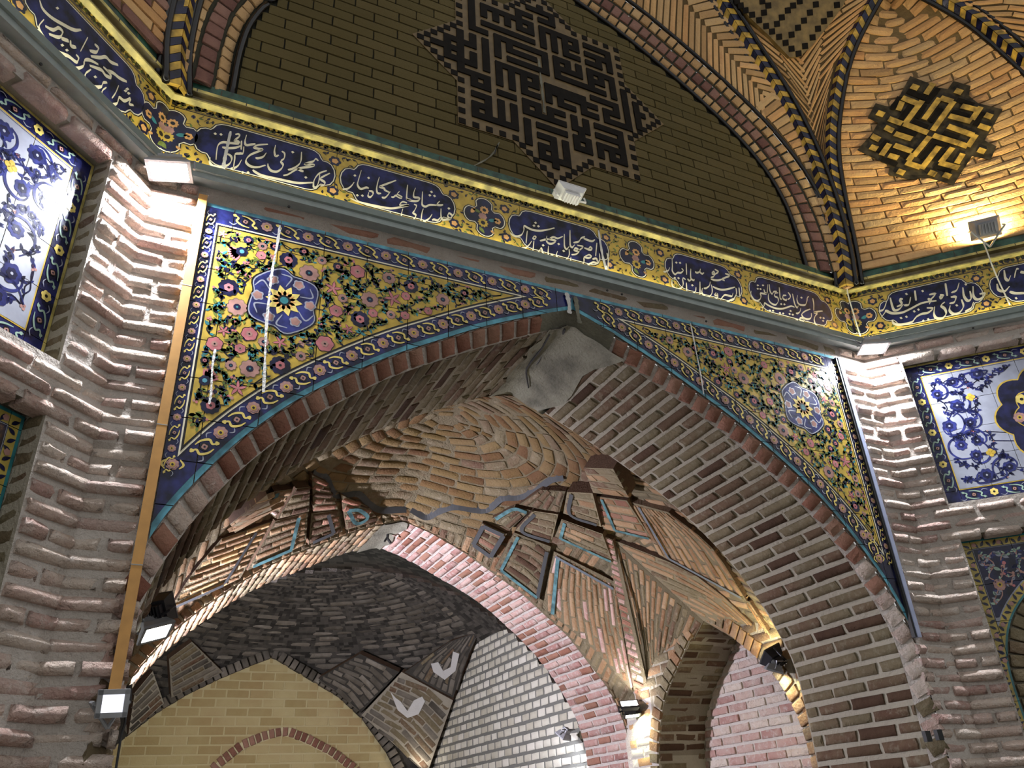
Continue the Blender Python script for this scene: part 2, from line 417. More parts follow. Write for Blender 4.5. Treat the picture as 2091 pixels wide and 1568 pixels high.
def offset2(P, d):
    """move an open outline sideways (to its left for d > 0)"""
    P = np.asarray(P, float); T = np.gradient(P, axis=0); T /= np.linalg.norm(T, axis=1)[:, None]
    return P + d * np.stack([-T[:, 1], T[:, 0]], 1)
T_F, I_F, B_F, L_F = full(T_H, XT, 0.0), full(I_H, XI, 0.0), full(B_H, XB, 0.0), full(L_H, XL)

# floor
fl = MB(); fl.prism([(-6, -7, 0), (6, -7, 0), (6, 9, 0), (-6, 9, 0)], (0, 0, -.1), 'stone_grey')
tag(fl.build('floor'), 'grey stone floor of the hall', 'floor', kind='structure')

# ---- the central wall, its backing of mortar
w = MB()
def backing_side(m, prof, yd, edge, mat):
    """wall between an arch outline and a vertical edge"""
    for (x0, z0), (x1, z1) in zip(prof[:-1], prof[1:]):
        m.poly([(x0, yd, z0), (x1, yd, z1), (edge, yd, z1), (edge, yd, z0)], mat)
half_l = [p for p in T_F if p[0] <= XT + 1e-6]; half_r = [p for p in T_F if p[0] >= XT - 1e-6]
backing_side(w, half_l, .006, -2.02, 'mortar_pale'); backing_side(w, half_r, .006, 2.02, 'mortar_pale')
w.poly([(-2.02, .006, 3.83), (2.02, .006, 3.83), (2.02, .006, 4.60), (-2.02, .006, 4.60)], 'mortar_pale')
wall_center = tag(w.build('wall_center'), 'central brick wall of the hall pierced by the great pointed arch', 'wall', kind='structure')
bk = Bricks(wall_center, rough=2)
H = 0.064
def P_main(u, v): return MAINF.p(u, v)
pl = [(-2.022, 0.9), (-1.76, 0.9), (-1.76, 2.29), (-1.812, 2.29), (-1.812, 4.02), (-2.022, 4.02)]
pr = [(1.735, 0.9), (2.022, 0.9), (2.022, 4.02), (1.80, 4.02), (1.80, 2.31), (1.735, 2.31)]
bk.lay(P_main, courses(.9, 4.03, H, lambda v: scan(pl, v), .21, -.02), HALL, 'brick_pier', joint=.017, th=.07, proud=.012, jit=.010)
bk.lay(P_main, courses(.9, 4.03, H, lambda v: scan(pr, v), .21, .03), HALL, 'brick_pier', joint=.017, th=.07, proud=.012, jit=.010)
# the course of bricks under the grey trunking
bk.lay(P_main, [(3.955, 4.035, [(-1.78, 1.79)], .27, .05)], HALL, ['brick_red', 'brick_soffit'], joint=.012, th=.06, proud=-.004, jit=.003)
bk.done()

# ---- the brick edge of the arch, between tile panels and soffit
def ring_surface(Po, yo, Pi, yi):
    fo, lo = curve_at(Po); fi, li = curve_at(Pi)
    def P(u, v):
        a = fo(v * lo); b = fi(v * li)
        return np.array([a[0] + (b[0] - a[0]) * u, yo + (yi - yo) * u, a[1] + (b[1] - a[1]) * u])
    return P, (lo + li) / 2
def resample(P, n):
    f, L = curve_at(P); return np.array([f(s) for s in np.linspace(0, L, n)])
Pring, Lring = ring_surface(T_F, 0.0, I_F, .07)
r = MB(); r.grid([[Pring(u, v) + np.array([0, .012, 0]) for u in (0, .5, 1)] for v in np.linspace(0, 1, 160)], 'mortar_pale')
main_arch = tag(r.build('pointed_arch'), 'great pointed brick arch opening the central wall, grey plaster at its crown', 'arch', kind='structure')
bk = Bricks(main_arch)
n = int(Lring / .085)
for i in range(n):
    if .478 < (i + .5) / n < .527: continue
    v0, v1 = i / n, (i + 1) / n
    p = Pring(.5, (v0 + v1) / 2)
    if p[2] < 1.3: continue
    dv = Pring(.5, v1) - Pring(.5, v0); du = Pring(1, (v0 + v1) / 2) - Pring(0, (v0 + v1) / 2)
    nn = np.cross(du, dv); nn /= np.linalg.norm(nn)
    if nn @ (HALL - p) < 0: nn = -nn
    bk.add(p - nn * .018, du, nn, np.linalg.norm(du) - .004, np.linalg.norm(dv) - .016 * random.uniform(.8, 1.3), .05, ('brick_red' if abs(p[0]) < 1.55 or random.random() < .5 else 'brick_pier') if p[2] > 2.29 else random.choice(['brick_pier', 'brick_soffit']), random.uniform(-.03, .03))
# soffit
fI, LI = curve_at(I_F)
D0, D1 = .07, .80
def P_sof(u, v):
    a = fI(v); return np.array([a[0], D0 + u, a[1]])
I_B = offset2(I_F, .008); I_B = I_B if I_B[len(I_B) // 2][1] > I_F[len(I_F) // 2][1] else offset2(I_F, -.008)
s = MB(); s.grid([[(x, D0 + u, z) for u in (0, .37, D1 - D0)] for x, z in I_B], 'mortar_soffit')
o = s.build('soffit', main_arch)
def sof_iv(v):
    a = v - LI / 2
    if -.09 < a < .22: return []
    if fI(v)[1] < 1.2: return []
    return [(0, D1 - D0)]
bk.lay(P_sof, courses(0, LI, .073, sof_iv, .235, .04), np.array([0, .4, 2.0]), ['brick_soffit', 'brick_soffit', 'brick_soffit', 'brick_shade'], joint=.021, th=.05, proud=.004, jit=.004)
bk.done()
# plaster at the crown of the arch, with its cracks and the hook
pp = MB()
G = []
for u in np.linspace(-.02, D1 - D0, 9):
    row = []
    for k, v in enumerate(np.linspace(LI / 2 - .13, LI / 2 + .30, 9)):
        e = (.02 * math.sin(u * 23 + 1) + .05 * (u - .4)) if k == 0 else (.035 * math.sin(u * 11 + 2.2) - .10 * u if k == 8 else 0)
        p = P_sof(u, v + e); nz = .012 + .006 * math.sin(u * 31 + k * 2.1)
        row.append(p - np.array([0, 0, nz]))
    G.append(row)
pp.grid(G, 'plaster_grey'); pp.build('plaster_patch', main_arch, True)
pf = MB(); pf.grid([[Pring(u, v) - np.array([0, .008 + .003 * math.sin(v * 900), 0]) for u in (-.05, .3, .7, 1.03)] for v in np.linspace(.479, .526, 9)], 'plaster_grey'); pf.build('plaster_patch', main_arch, True)
ck = MB()
def crack(m, pts, r, mat='cable_black'): m.tube(spline(pts, 14), [r * (.5 + .5 * math.sin(3.1 * (i + .5) / 14)) for i in range(14)], mat, 5)
def sofp(px, py):
    best = None
    for v in np.linspace(LI / 2 - .5, LI / 2 + .7, 240):
        for u in np.linspace(0, .72, 37):
            q = P_sof(u, v) - CAM; z = q @ FWD
            e = (1045.5 + FPX * (q @ RIGHT) / z - px) ** 2 + (784 - FPX * (q @ UP) / z - py) ** 2
            if best is None or e < best[0]: best = (e, P_sof(u, v) - np.array([0, 0, .019]))
    return best[1]
crack(ck, [sofp(*q) for q in [(1122, 676), (1105, 705), (1082, 735), (1074, 752), (1080, 785)]], .006)
crack(ck, [sofp(*q) for q in [(1078, 752), (1098, 735), (1104, 722)]], .004)
crack(ck, [sofp(*q) for q in [(1152, 664), (1149, 678)]], .008)
ck.build('crack', main_arch)

for px, py in [(1896, 1503), (1920, 1500)]:
    u, v = MAINF.uv(px, py, .02); hm = MB(); hm.box(MAINF.p(u, v, .012), (MAINF.U, MAINF.V, MAINF.N), (.034, .045, .02), 'cable_black'); hm.build('putlog_hole_shade', wall_center)  # black block for a dark hole, its shade put into the colour
# ---- the short walls left and right
def short_wall(F, name, label, seed):
    random.seed(seed)
    m = MB()
    Z0, Z1, Z2, Z3 = 2.845, 3.025, 3.925, 4.60
    e = .196
    def quad(u0, u1, v0, v1, d, mat): m.poly([F.p(u0, v0, d), F.p(u1, v0, d), F.p(u1, v1, d), F.p(u0, v1, d)], mat)
    b = -.006
    quad(-.02, e, 0, Z3, b, 'mortar_pale'); quad(SIDE - e, SIDE, 0, Z3, b, 'mortar_pale')
    quad(e, SIDE - e, Z0, Z1, b, 'mortar_pale'); quad(e, SIDE - e, Z2, Z3, b, 'mortar_pale')
    rec = -.10
    for (v0, v1) in ((Z1, Z2), (0, Z0)):
        quad(e, SIDE - e, v0, v1, rec, 'mortar_soffit')
        m.poly([F.p(e, v0, b), F.p(e, v1, b), F.p(e, v1, rec), F.p(e, v0, rec)], 'mortar_soffit')
        m.poly([F.p(SIDE - e, v0, b), F.p(SIDE - e, v1, b), F.p(SIDE - e, v1, rec), F.p(SIDE - e, v0, rec)], 'mortar_soffit')
        m.poly([F.p(e, v1, b), F.p(SIDE - e, v1, b), F.p(SIDE - e, v1, rec), F.p(e, v1, rec)], 'mortar_soffit')
        m.poly([F.p(e, v0, b), F.p(SIDE - e, v0, b), F.p(SIDE - e, v0, rec), F.p(e, v0, rec)], 'mortar_soffit')
    o = tag(m.build(name), label, 'wall', kind='structure')
    bk = Bricks(o, rough=2)
    P = lambda u, v: F.p(u, v)
    def iv(v):
        if v > Z2 - .01: return [(-.02, SIDE)]
        if Z0 < v < Z1: return [(-.02, SIDE)]
        return [(-.02, e), (SIDE - e, SIDE)]
    bk.lay(P, courses(.9, 4.03, H, iv, .21, .09), HALL, 'brick_pier', joint=.017, th=.07, proud=.012, jit=.010)
    # bricks of the reveals
    for (v0, v1) in ((Z1, Z2), (1.0, Z0)):
        R = lambda u, v: F.p(e, v, -.012 - u)
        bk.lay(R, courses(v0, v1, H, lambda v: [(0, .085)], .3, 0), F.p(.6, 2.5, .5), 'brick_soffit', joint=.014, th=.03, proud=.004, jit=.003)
    bk.done()
    return o
wall_left = short_wall(LEFTF, 'wall_left', 'short brick wall left of the great arch, holding two tiled panels', 3)
wall_right = short_wall(RIGHTF, 'wall_right', 'short brick wall right of the great arch, holding two tiled panels', 4)
random.seed(11)

# ---- grey trunking and cornice wrap round the three walls
def wrap(d, z):
    """the line at distance d in front of the walls, mitred at the two corners"""
    t = d * math.tan(math.radians(22.5))
    return [LEFTF.p(SIDE, z, d), np.array([-2 + t, -d, z]), np.array([2 - t, -d, z]), RIGHTF.p(SIDE, z, d)]
def mould(name, prof, mats, seg=None):
    """profile of (distance, height) points drawn along the walls"""
    m = MB(); L = [wrap(d, z) for d, z in prof]
    for k in range(len(prof) - 1):
        for a in range(3):
            for q in range(12):
                t0, t1 = q / 12, (q + 1) / 12
                A0 = L[k][a] * (1 - t0) + L[k][a + 1] * t0; A1 = L[k][a] * (1 - t1) + L[k][a + 1] * t1
                B0 = L[k + 1][a] * (1 - t0) + L[k + 1][a + 1] * t0; B1 = L[k + 1][a] * (1 - t1) + L[k + 1][a + 1] * t1
                m.poly([A0, A1, B1, B0], mats[k])
    return m.build(name)
tr = mould('cable_trunking', [(-.01, 4.032), (.045, 4.032), (.045, 4.060), (.058, 4.062), (.058, 4.098), (.054, 4.098), (.054, 4.068), (.0, 4.068)], ['grey_paint', 'grey_paint', 'grey_paint_dark', 'grey_paint_dark', 'grey_paint', 'grey_paint', 'grey_paint'])
tag(tr, 'grey painted metal trunking running under the inscription band', 'trunking')
led = mould('light_strip', [(.026, 4.070), (.026, 4.074), (.040, 4.074), (.040, 4.070)], ['led_yellow'] * 3)
tag(led, 'glowing light strip hidden in the grey trunking', 'light strip')
for px, py in [(1085, 522), (1240, 593), (1270, 601), (590, 422), (1442, 656), (83, 131), (1987, 670)]:
    F = MAINF if 330 < px < 1750 else (LEFTF if px < 330 else RIGHTF)
    u, v = F.uv(px, py, .046); scr = MB(); scr.tube([F.p(u, v, .044), F.p(u, v, .049)], .006, 'cable_black', 8); adopt(scr.build('screw'), tr)
co = mould('tile_cornice', [(.005, 4.452), (.04, 4.462), (.04, 4.470), (.016, 4.484), (.020, 4.504), (.042, 4.514), (.042, 4.530), (.022, 4.534), (.022, 4.592), (-.03, 4.592)],
           ['gold_edge', 'gold_edge', 'brown_glaze', 'brown_glaze', 'brown_glaze', 'gold_edge', 'gold_edge', 'green_glaze', 'green_glaze'])
tag(co, 'glazed cornice above the inscription band, yellow edges and green top strip', 'cornice')
jt = MB()
for F, u0, u1 in ((MAINF, -1.9, 1.95), (LEFTF, .15, 1.5), (RIGHTF, .15, 1.5)):
    u = u0
    while u < u1:
        jt.box(F.p(u, 4.522, .042), (F.U, F.V, F.N), (.004, .016, .003), 'grout_dark'); jt.box(F.p(u + .1, 4.563, .0222), (F.U, F.V, F.N), (.004, .04, .003), 'grout_dark'); u += .21
adopt(jt.build('joints'), co)['kind'] = 'stuff'

# ---- lunette over the central wall
m = MB()
base = [(x, z) for x, z in L_F]
m.poly([(x, .012, z) for x, z in base], 'mortar_lunette')
bo = offset2(L_F, .12); bo = bo if bo[len(bo) // 2][1] > 6.46 else offset2(L_F, -.12)
m.poly([(x, .016, z) for x, z in bo], 'mortar_lunette')
lun = tag(m.build('wall_lunette'), 'dark brick lunette above the inscription band, with a black square-kufic star', 'wall', kind='structure')
bk = Bricks(lun, rough=0)
poly = [tuple(p) for p in L_F]
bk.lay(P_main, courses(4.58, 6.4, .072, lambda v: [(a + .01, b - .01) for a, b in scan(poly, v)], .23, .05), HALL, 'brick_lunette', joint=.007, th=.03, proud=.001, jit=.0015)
bk.done()
# rings of brick round the lunette, each stepping forward
ra = MB()
def lring(d0, d1, y0, y1):
    A = offset2(L_F, d0); B = offset2(L_F, d1)
    if A[len(A) // 2][1] > 0 and B[len(B) // 2][1] < A[len(A) // 2][1]: A, B = offset2(L_F, -d0), offset2(L_F, -d1)
    return ring_surface(A, y0, B, y1)
rings = [(.025, .085, .0, -.03, 'brick_buff', .075), (.09, .175, -.032, -.055, 'brick_mauve', .078), (.18, .255, -.058, -.085, 'brick_buff', .075)]
for d0, d1, y0, y1, mt, h in rings:
    P, Lr = lring(d0 - .003, d1 + .003, y0 + .012, y1 + .012)
    ra.grid([[P(u, v) for u in (0, 1)] for v in np.linspace(0, 1, 80)], 'mortar_lunette')
larch = tag(ra.build('lunette_arch'), 'stepped rings of buff and mauve brick framing the dark lunette', 'arch', kind='structure')
bk = Bricks(larch)
for d0, d1, y0, y1, mt, h in rings:
    P, Lr = lring(d0, d1, y0, y1); n = int(Lr / h)
    bk.lay(lambda u, v: P(v, u), [(0, 1, [(0, 1)], 1 / n, 0)], HALL, mt, joint=.012, th=.04, proud=.004, jit=.004)
bk.done()
bl = MB()
for d, y, rr in ((.008, -.006, .015), (.268, -.085, .014)):
    A = offset2(L_F, d); A = A if A[len(A) // 2][1] > 6.46 else offset2(L_F, -d)
    bl.tube([(x, y, z) for x, z in A], rr, 'black_glaze', 8)
bl.build('black_tile_line', larch, True)

# ---- ribs and the brick webs between them
RIB_A = [atY(1728, 585, -.075), atY(1717, 510, -.09), atY(1690, 410, -.11), atY(1655, 315, -.13), atY(1598, 200, -.18), atY(1528, 90, -.26), atY(1470, 0, -.33), atY(1400, -110, -.42), atY(1310, -240, -.52)]
def atR(x, y, d): return on_plane(x, y, RIGHTF.O + RIGHTF.N * d, RIGHTF.N)
RIB_B = [atR(1740, 585, .03), atR(1728, 510, .04), atR(1706, 400, .06), atR(1694, 310, .09), atR(1700, 220, .13), atR(1725, 110, .20), atR(1780, 0, .30), atR(1850, -110, .40), atR(1930, -220, .5)]
RIB_A, RIB_B = spline(RIB_A, 40), spline(RIB_B, 40)
def mirx(P): return np.array([(2 * XL - x, y, z) for x, y, z in P])      # the left half of the hall mirrors the right
def mir_s(P):                                                            # mirror about the middle of the short right wall
    out = []
    for p in P:
        q = np.asarray(p) - RIGHTF.p(SIDE / 2, 0); a = q @ RIGHTF.U
        out.append(np.asarray(p) - RIGHTF.U * 2 * a)
    return np.array(out)
def rib(path, name, label, group, nrm):
    """twisted rib: black edge lines, slanting yellow and black tiles"""
    path = np.asarray(path); f, L = curve_at(path)
    root = empty(name, path[0]); tag(root, label, 'rib', group)
    T = np.gradient(path, axis=0); T /= np.linalg.norm(T, axis=1)[:, None]
    nrm = np.asarray(nrm, float)
    def fr(s):
        p = f(s); t = f(min(L, s + .02)) - f(max(0, s - .02)); t /= np.linalg.norm(t)
        n = (HALL + np.array([0, 0, 3.0])) - p; n = n - t * (n @ t); n /= np.linalg.norm(n)
        return p, t, np.cross(t, n), n
    e = MB()
    for sg in (-1, 1):
        e.tube([fr(s)[0] + fr(s)[2] * sg * .058 + fr(s)[3] * .004 for s in np.linspace(0, L, 50)], .017, 'black_glaze', 7)
    e.build('edge_line', root, True)
    s = 0.0; k = 0; st = .048
    while s < L - st * 2:
        for sg in (-1, 1):
            q = []
            for ds, w, hgt in ((0, 0, .03), (st, 0, .03), (st - .035, sg * .046, .008), (-.035, sg * .046, .008)):
                p, t, b, n = fr(max(0, min(L, s + ds))); q.append(p + b * w + n * hgt)
            c = sum(q) / 4; q = [c + (a - c) * .93 for a in q]
            mb = MB(); mb.prism(q, -fr(s)[3] * .02, 'yellow_worn' if k % 2 == 0 else 'navy')
            if fr(s)[0][2] < 8: mb.build('tile', root)
        s += st; k += 1
    return root
rib(RIB_A, 'tiled_rib', 'twisted yellow and black tile rib right of the dark lunette', 'twisted tile ribs', None)
rib(RIB_B, 'tiled_rib', 'twisted yellow and black tile rib left of the woven star panel', 'twisted tile ribs', None)
rib(mir_s(RIB_B), 'tiled_rib', 'twisted yellow and black tile rib in the upper right corner', 'twisted tile ribs', None)
rib(mirx(RIB_A), 'tiled_rib', 'twisted yellow and black tile rib left of the dark lunette', 'twisted tile ribs', None)
def ruled(A, B):
    fa, la = curve_at(A); fb, lb = curve_at(B); L = (la + lb) / 2
    def P(u, v):
        v = min(1, max(0, v)); return fa(v * la) * (1 - u) + fb(v * lb) * u
    return P, L
def web(name, label, A, B, shear, h, blu, mats, back, nu=1, vtop=1.0, flip=False):
    P, L = ruled(A, B)
    m = MB(); m.grid([[P(u, v) for u in np.linspace(0, 1, 9)] for v in np.linspace(0, 1, 40)], back)
    o = tag(m.build(name, None, True), label, 'vault', kind='structure')
    bk = Bricks(o, rough=.4)
    Q = lambda u, v: P(u, v + shear * (1 - abs(2 * u - 1)) * (1 if not flip else -1))
    n = int(L * vtop / h)
    for i in range(n):
        v0, v1 = i * h / L, (i + 1) * h / L
        wdt = np.linalg.norm(P(1, v0) - P(0, v0))
        if wdt < .05: continue
        k = max(2, 2 * round(wdt / blu / 2)) if wdt > .2 else 1
        for j in range(k):
            u0, u1 = j / k, (j + 1) / k
            um = (u0 + u1) / 2; vm = (v0 + v1) / 2
            p = Q(um, vm); du = Q(u1, vm) - Q(u0, vm); dv = Q(um, v1) - Q(um, v0)
            nn = np.cross(du, dv); ln = np.linalg.norm(nn)
            if ln < 1e-7: continue
            nn /= ln
            if nn @ (HALL + np.array([0, 0, 2]) - p) < 0: nn = -nn
            lu = np.linalg.norm(du); bk.add(p - nn * .012, du, nn, lu - .009, ln / lu - .010, .04, random.choice(mats), 0)
    bk.done(); return o, P
RO = offset2(L_F, .27); RO = RO if RO[len(RO) // 2][1] > 6.46 else offset2(L_F, -.27)
ring_r = resample([(x, -.085, z) for x, z in RO if x >= XL], 40)[::-1]
# cut the ring so that both edges of the web climb together
def upto(P, ztop):
    P = np.asarray(P); k = np.argmax(P[:, 2] > ztop) if (P[:, 2] > ztop).any() else len(P)
    return P[:max(3, k)]
web_r, _ = web('vault_web', 'strip of herringbone brick between lunette rings and right rib', upto(ring_r, 6.62), RIB_A, .05, .062, .20, ['brick_vault', 'brick_buff'], 'mortar_vault')
web_l, _ = web('vault_web', 'strip of brick between lunette rings and left rib', mirx(upto(ring_r, 6.62)), mirx(RIB_A), .05, .062, .20, ['brick_buff', 'brick_vault'], 'mortar_vault')
pend, P_pend = web('pendentive', 'brick pendentive with a dotted panel between two tiled ribs', RIB_A, RIB_B, -.17, .066, .24, ['brick_vault', 'brick_buff'], 'mortar_vault')
LB = np.array([LEFTF.p(*((np.asarray(p) - RIGHTF.O) @ np.stack([RIGHTF.U, RIGHTF.V, RIGHTF.N]).T)) for p in RIB_B])
pend_l, _ = web('pendentive', 'brick pendentive above the corner left of the dark lunette', mirx(RIB_A), LB, -.17, .062, .22, ['brick_vault', 'brick_buff'], 'mortar_vault')
rib(LB, 'tiled_rib', 'twisted yellow and black tile rib at the top left edge', 'twisted tile ribs', None)
# squinch over each short wall: from rib to rib, hollow in the middle
def squinch(name, label, B, Cc, F, mats, back):
    B, Cc = np.asarray(B), np.asarray(Cc); fb, lb = curve_at(B); fc, lc = curve_at(Cc)
    def P(u, v):
        z = 4.585 + v
        a = np.array([np.interp(z, B[:, 2], B[:, k]) for k in range(3)]); b = np.array([np.interp(z, Cc[:, 2], Cc[:, k]) for k in range(3)])
        return a * (1 - u) + b * u - F.N * .16 * math.sin(math.pi * u) * min(1, v / .8 + .1)
    top = B[-1][2] - 4.585 - .02
    m = MB(); m.grid([[P(u, v) for u in np.linspace(0, 1, 15)] for v in np.linspace(0, top, 40)], back)
    o = tag(m.build(name, None, True), label, 'vault', kind='structure')
    bk = Bricks(o, rough=.4)
    rows = []
    n = int(top / .062)
    for i in range(n):
        v0, v1 = i * .062, (i + 1) * .062; wd = np.linalg.norm(P(1, v0) - P(0, v0))
        rows.append((v0, v1, [(.02, .98)], .255 / wd, (.5 if i % 2 else .1) * .255 / wd))
    bk.lay(P, rows, F.p(SIDE / 2, 5.6, 3.0), mats, joint=.009, th=.05, proud=.014, jit=.003); bk.done()
    return o, P
sq_r, P_sqr = squinch('squinch_vault', 'hollow squinch of pale orange brick over the right wall', RIB_B, mir_s(RIB_B), RIGHTF, ['brick_vault', 'brick_vault', 'brick_buff'], 'mortar_vault')
def mir_sl(P): return np.array([LEFTF.p(SIDE - (np.asarray(p) - LEFTF.O) @ LEFTF.U, (np.asarray(p) - LEFTF.O) @ LEFTF.V, (np.asarray(p) - LEFTF.O) @ LEFTF.N) for p in P])
sq_l, P_sql = squinch('squinch_vault', 'hollow squinch of brick over the left wall', LB, mir_sl(LB), LEFTF, ['brick_vault', 'brick_mauve'], 'mortar_vault')
RC = mir_s(RIB_B)
pend_c, _ = web('pendentive', 'brick pendentive in the upper right corner behind its rib', RC, mir_s(RIB_A), -.09, .062, .22, ['brick_vault', 'brick_buff'], 'mortar_vault')

# ================================================================== THE VAULTED BAY BEHIND THE GREAT ARCH
VP = np.array([(0, 3.80), (.30, 3.68), (.54, 3.56), (1.04, 3.26), (1.45, 2.93), (1.74, 2.58), (2.0, 2.22), (2.15, 1.95)])
BY0, BY1 = .80, 2.97
def S1(x, y):
    t = (y - 1.885) / 1.085
    return float(np.interp(math.sqrt((x - .02) ** 2 + .02) - .04, VP[:, 0], VP[:, 1])) + (.40 + .06 * min(1, abs(x) / 2)) * max(0, 1 - t * t)
def hit1(px, py, d=0.0):
    r = ray(px, py)
    for t in np.linspace((BY0 - CAM[1]) / r[1], (3.0 - CAM[1]) / r[1], 500):
        P = CAM + r * t
        if P[2] > S1(P[0], P[1]) - d: return P
    return P
def P_dome(u, v):          # rings round the crown: u turns, v goes outwards
    x = .05 + 1.35 * v * math.cos(2 * math.pi * u); y = 1.95 + 1.0 * v * math.sin(2 * math.pi * u)
    return np.array([x, y, S1(x, y)])
m = MB()
m.grid([[(x, y, S1(x, y) + .006) for x in np.linspace(-1.97, 1.95, 61)] for y in np.linspace(BY0, BY1 + .02, 31)], 'mortar_bay')
bay = tag(m.build('ceiling_bay', None, True), 'brick dome and star-net vault of the bay behind the great arch', 'vault', kind='structure')
bk = Bricks(bay)
rows = []
for i in range(14):
    v0, v1 = .06 + i * .066, .06 + (i + 1) * .066; circ = 2 * math.pi * 1.18 * (v0 + v1) / 2
    k = max(6, round(circ / .19)); rows.append((v0, v1, [(0, 1)], 1 / k, random.random() / k))
bk.lay(P_dome, rows, BAYC, ['brick_dome', 'brick_dome', 'brick_soffit'], joint=.011, th=.04, proud=.004, jit=.004)
bk.done()
bk = Bricks(bay, name='web_brick', rest='web_brickwork')
vpx = np.array([(x, 0.0) for x in np.linspace(-1.95, 1.93, 160)])
arcl = np.r_[0, np.cumsum(np.hypot(np.diff(vpx[:, 0]), np.diff([S1(x, .9) for x in vpx[:, 0]])))]
def P_base(u, v):
    x = float(np.interp(v, arcl, vpx[:, 0])); return np.array([x, u, S1(x, u)])
def base_iv(v):
    x = float(np.interp(v, arcl, vpx[:, 0])); e = (x - .05) / 1.35; q = 1 - e * e
    if q <= 0: return [(BY0, BY1)]
    h = math.sqrt(q); a, b = 1.95 - .98 * h, 1.95 + .98 * h
    return [(BY0, max(BY0, a)), (min(BY1, b), BY1)]
bk.lay(P_base, courses(0, arcl[-1], .07, base_iv, .2, .05), BAYC, ['brick_soffit', 'brick_warm'], joint=.015, th=.035, proud=.003, jit=.002)
bk.done()
# the dark painted zigzag at the foot of the dome
zz = MB()
def strip_px(mb, pts, w, mat, d, hit, th=.006, n=None):
    """a flat strip lying on a vault, through the given points"""
    Q = spline([hit(*p, d) for p in pts], n or len(pts) * 5)
    L, R = [], []
    for i, p in enumerate(Q):
        t = Q[min(i + 1, len(Q) - 1)] - Q[max(i - 1, 0)]; b = np.cross(t, CAM - p); b /= np.linalg.norm(b)
        L.append(p + b * w / 2); R.append(p - b * w / 2)
    mb.grid([L, R], mat)
strip_px(zz, [(640, 965), (665, 975), (685, 1010), (730, 1008), (755, 1030), (780, 1042), (830, 1040)], .05, 'line_dark', .012, hit1)
strip_px(zz, [(840, 1040), (870, 1056), (895, 1045), (930, 1035), (990, 1042), (1025, 1018), (1060, 1015), (1095, 1000), (1125, 980), (1150, 975)], .05, 'line_dark', .012, hit1)
zz.build('painted_zigzag', bay)
hk = MB(); hk.tube([(-.02 + .0, 2.9, 3.73), (-.03, 2.88, 3.66), (0, 2.88, 3.62)], .012, 'cable_black'); 

# cells of the star net: thick kites of brick, each overhanging the one below
def coons(c, mids, n=7):
    """patch through four corners; mids gives an extra point for bent edges (top, right, bottom, left)"""
    a, b, cc, d = c
    def edge(p, q, mid): return spline([p, mid, q], n) if mid is not None else np.array([p + (q - p) * t for t in np.linspace(0, 1, n)])
    top, bot, left, right = edge(a, b, mids.get('t')), edge(d, cc, mids.get('b')), edge(a, d, mids.get('l')), edge(b, cc, mids.get('r'))
    G = np.zeros((n, n, 3))
    for i, v in enumerate(np.linspace(0, 1, n)):
        for j, u in enumerate(np.linspace(0, 1, n)):
            G[i, j] = (1 - v) * top[j] + v * bot[j] + (1 - u) * left[i] + u * right[i] - ((1 - u) * (1 - v) * a + u * (1 - v) * b + u * v * cc + (1 - u) * v * d)
    return G
def cell(parent, bk, px, d, nrow, mats, along='u', mids=None, th=.10, hit=hit1, ref=BAYC, lines=(), back='mortar_bay', bl=.2, shear=0.0, edge_mat='brick_shade', name='vault_cell'):
    mids = mids or {}
    hh = lambda q: np.asarray(q, float) if len(q) == 3 else hit(*q, d)
    G = coons([hh(q) for q in px], {k: hh(q) for k, q in mids.items()})
    n = G.shape[0]
    nn = np.cross(G[-1, -1] - G[0, 0], G[0, -1] - G[-1, 0]); nn /= np.linalg.norm(nn)
    if nn @ (ref - G[n // 2, n // 2]) < 0: nn = -nn
    m = MB(); m.grid(G, back)
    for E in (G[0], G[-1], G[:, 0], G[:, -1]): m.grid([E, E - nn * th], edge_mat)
    o = m.build(name, parent)
    def P(u, v):
        u = min(1, max(0, u)) * (n - 1); v = min(1, max(0, v)) * (n - 1); i, j = min(n - 2, int(v)), min(n - 2, int(u)); a, b = v - i, u - j
        return G[i, j] * (1 - a) * (1 - b) + G[i, j + 1] * (1 - a) * b + G[i + 1, j] * a * (1 - b) + G[i + 1, j + 1] * a * b
    Q = P if along == 'u' else (lambda u, v: P(v, u))
    QS = (lambda u, v: Q(u, v + shear * abs(2 * u - 1))) if shear else Q
    rows = []
    for i in range(nrow):
        v0, v1 = (i + .04) / nrow, (i + .96) / nrow; L = np.linalg.norm(Q(1, (v0 + v1) / 2) - Q(0, (v0 + v1) / 2))
        if L < .03: continue
        rows.append((v0, v1, [(.03, .97)], min(.94, bl / L), (.5 if i % 2 else 0) * bl / L))
    bk.lay(QS, rows, ref, mats, joint=.009, th=.03, proud=.006, jit=.003)
    # bricks set on edge along the lower rim
    for (pts, mat, wd) in lines:
        mm = MB(); L, R = [], []
        C3 = spline([P(*q) for q in pts], 16) if len(pts) > 2 else [P(*pts[0]) + (P(*pts[1]) - P(*pts[0])) * t for t in np.linspace(0, 1, 8)]
        for k, p in enumerate(C3):
            t = np.asarray(C3[min(k + 1, len(C3) - 1)]) - np.asarray(C3[max(k - 1, 0)]); b = np.cross(t, nn); b /= np.linalg.norm(b) + 1e-9
            L.append(p + b * wd / 2 + nn * .012); R.append(p - b * wd / 2 + nn * .012)
        mm.grid([L, R], mat); mm.build('glazed_line', o)
    return o, P
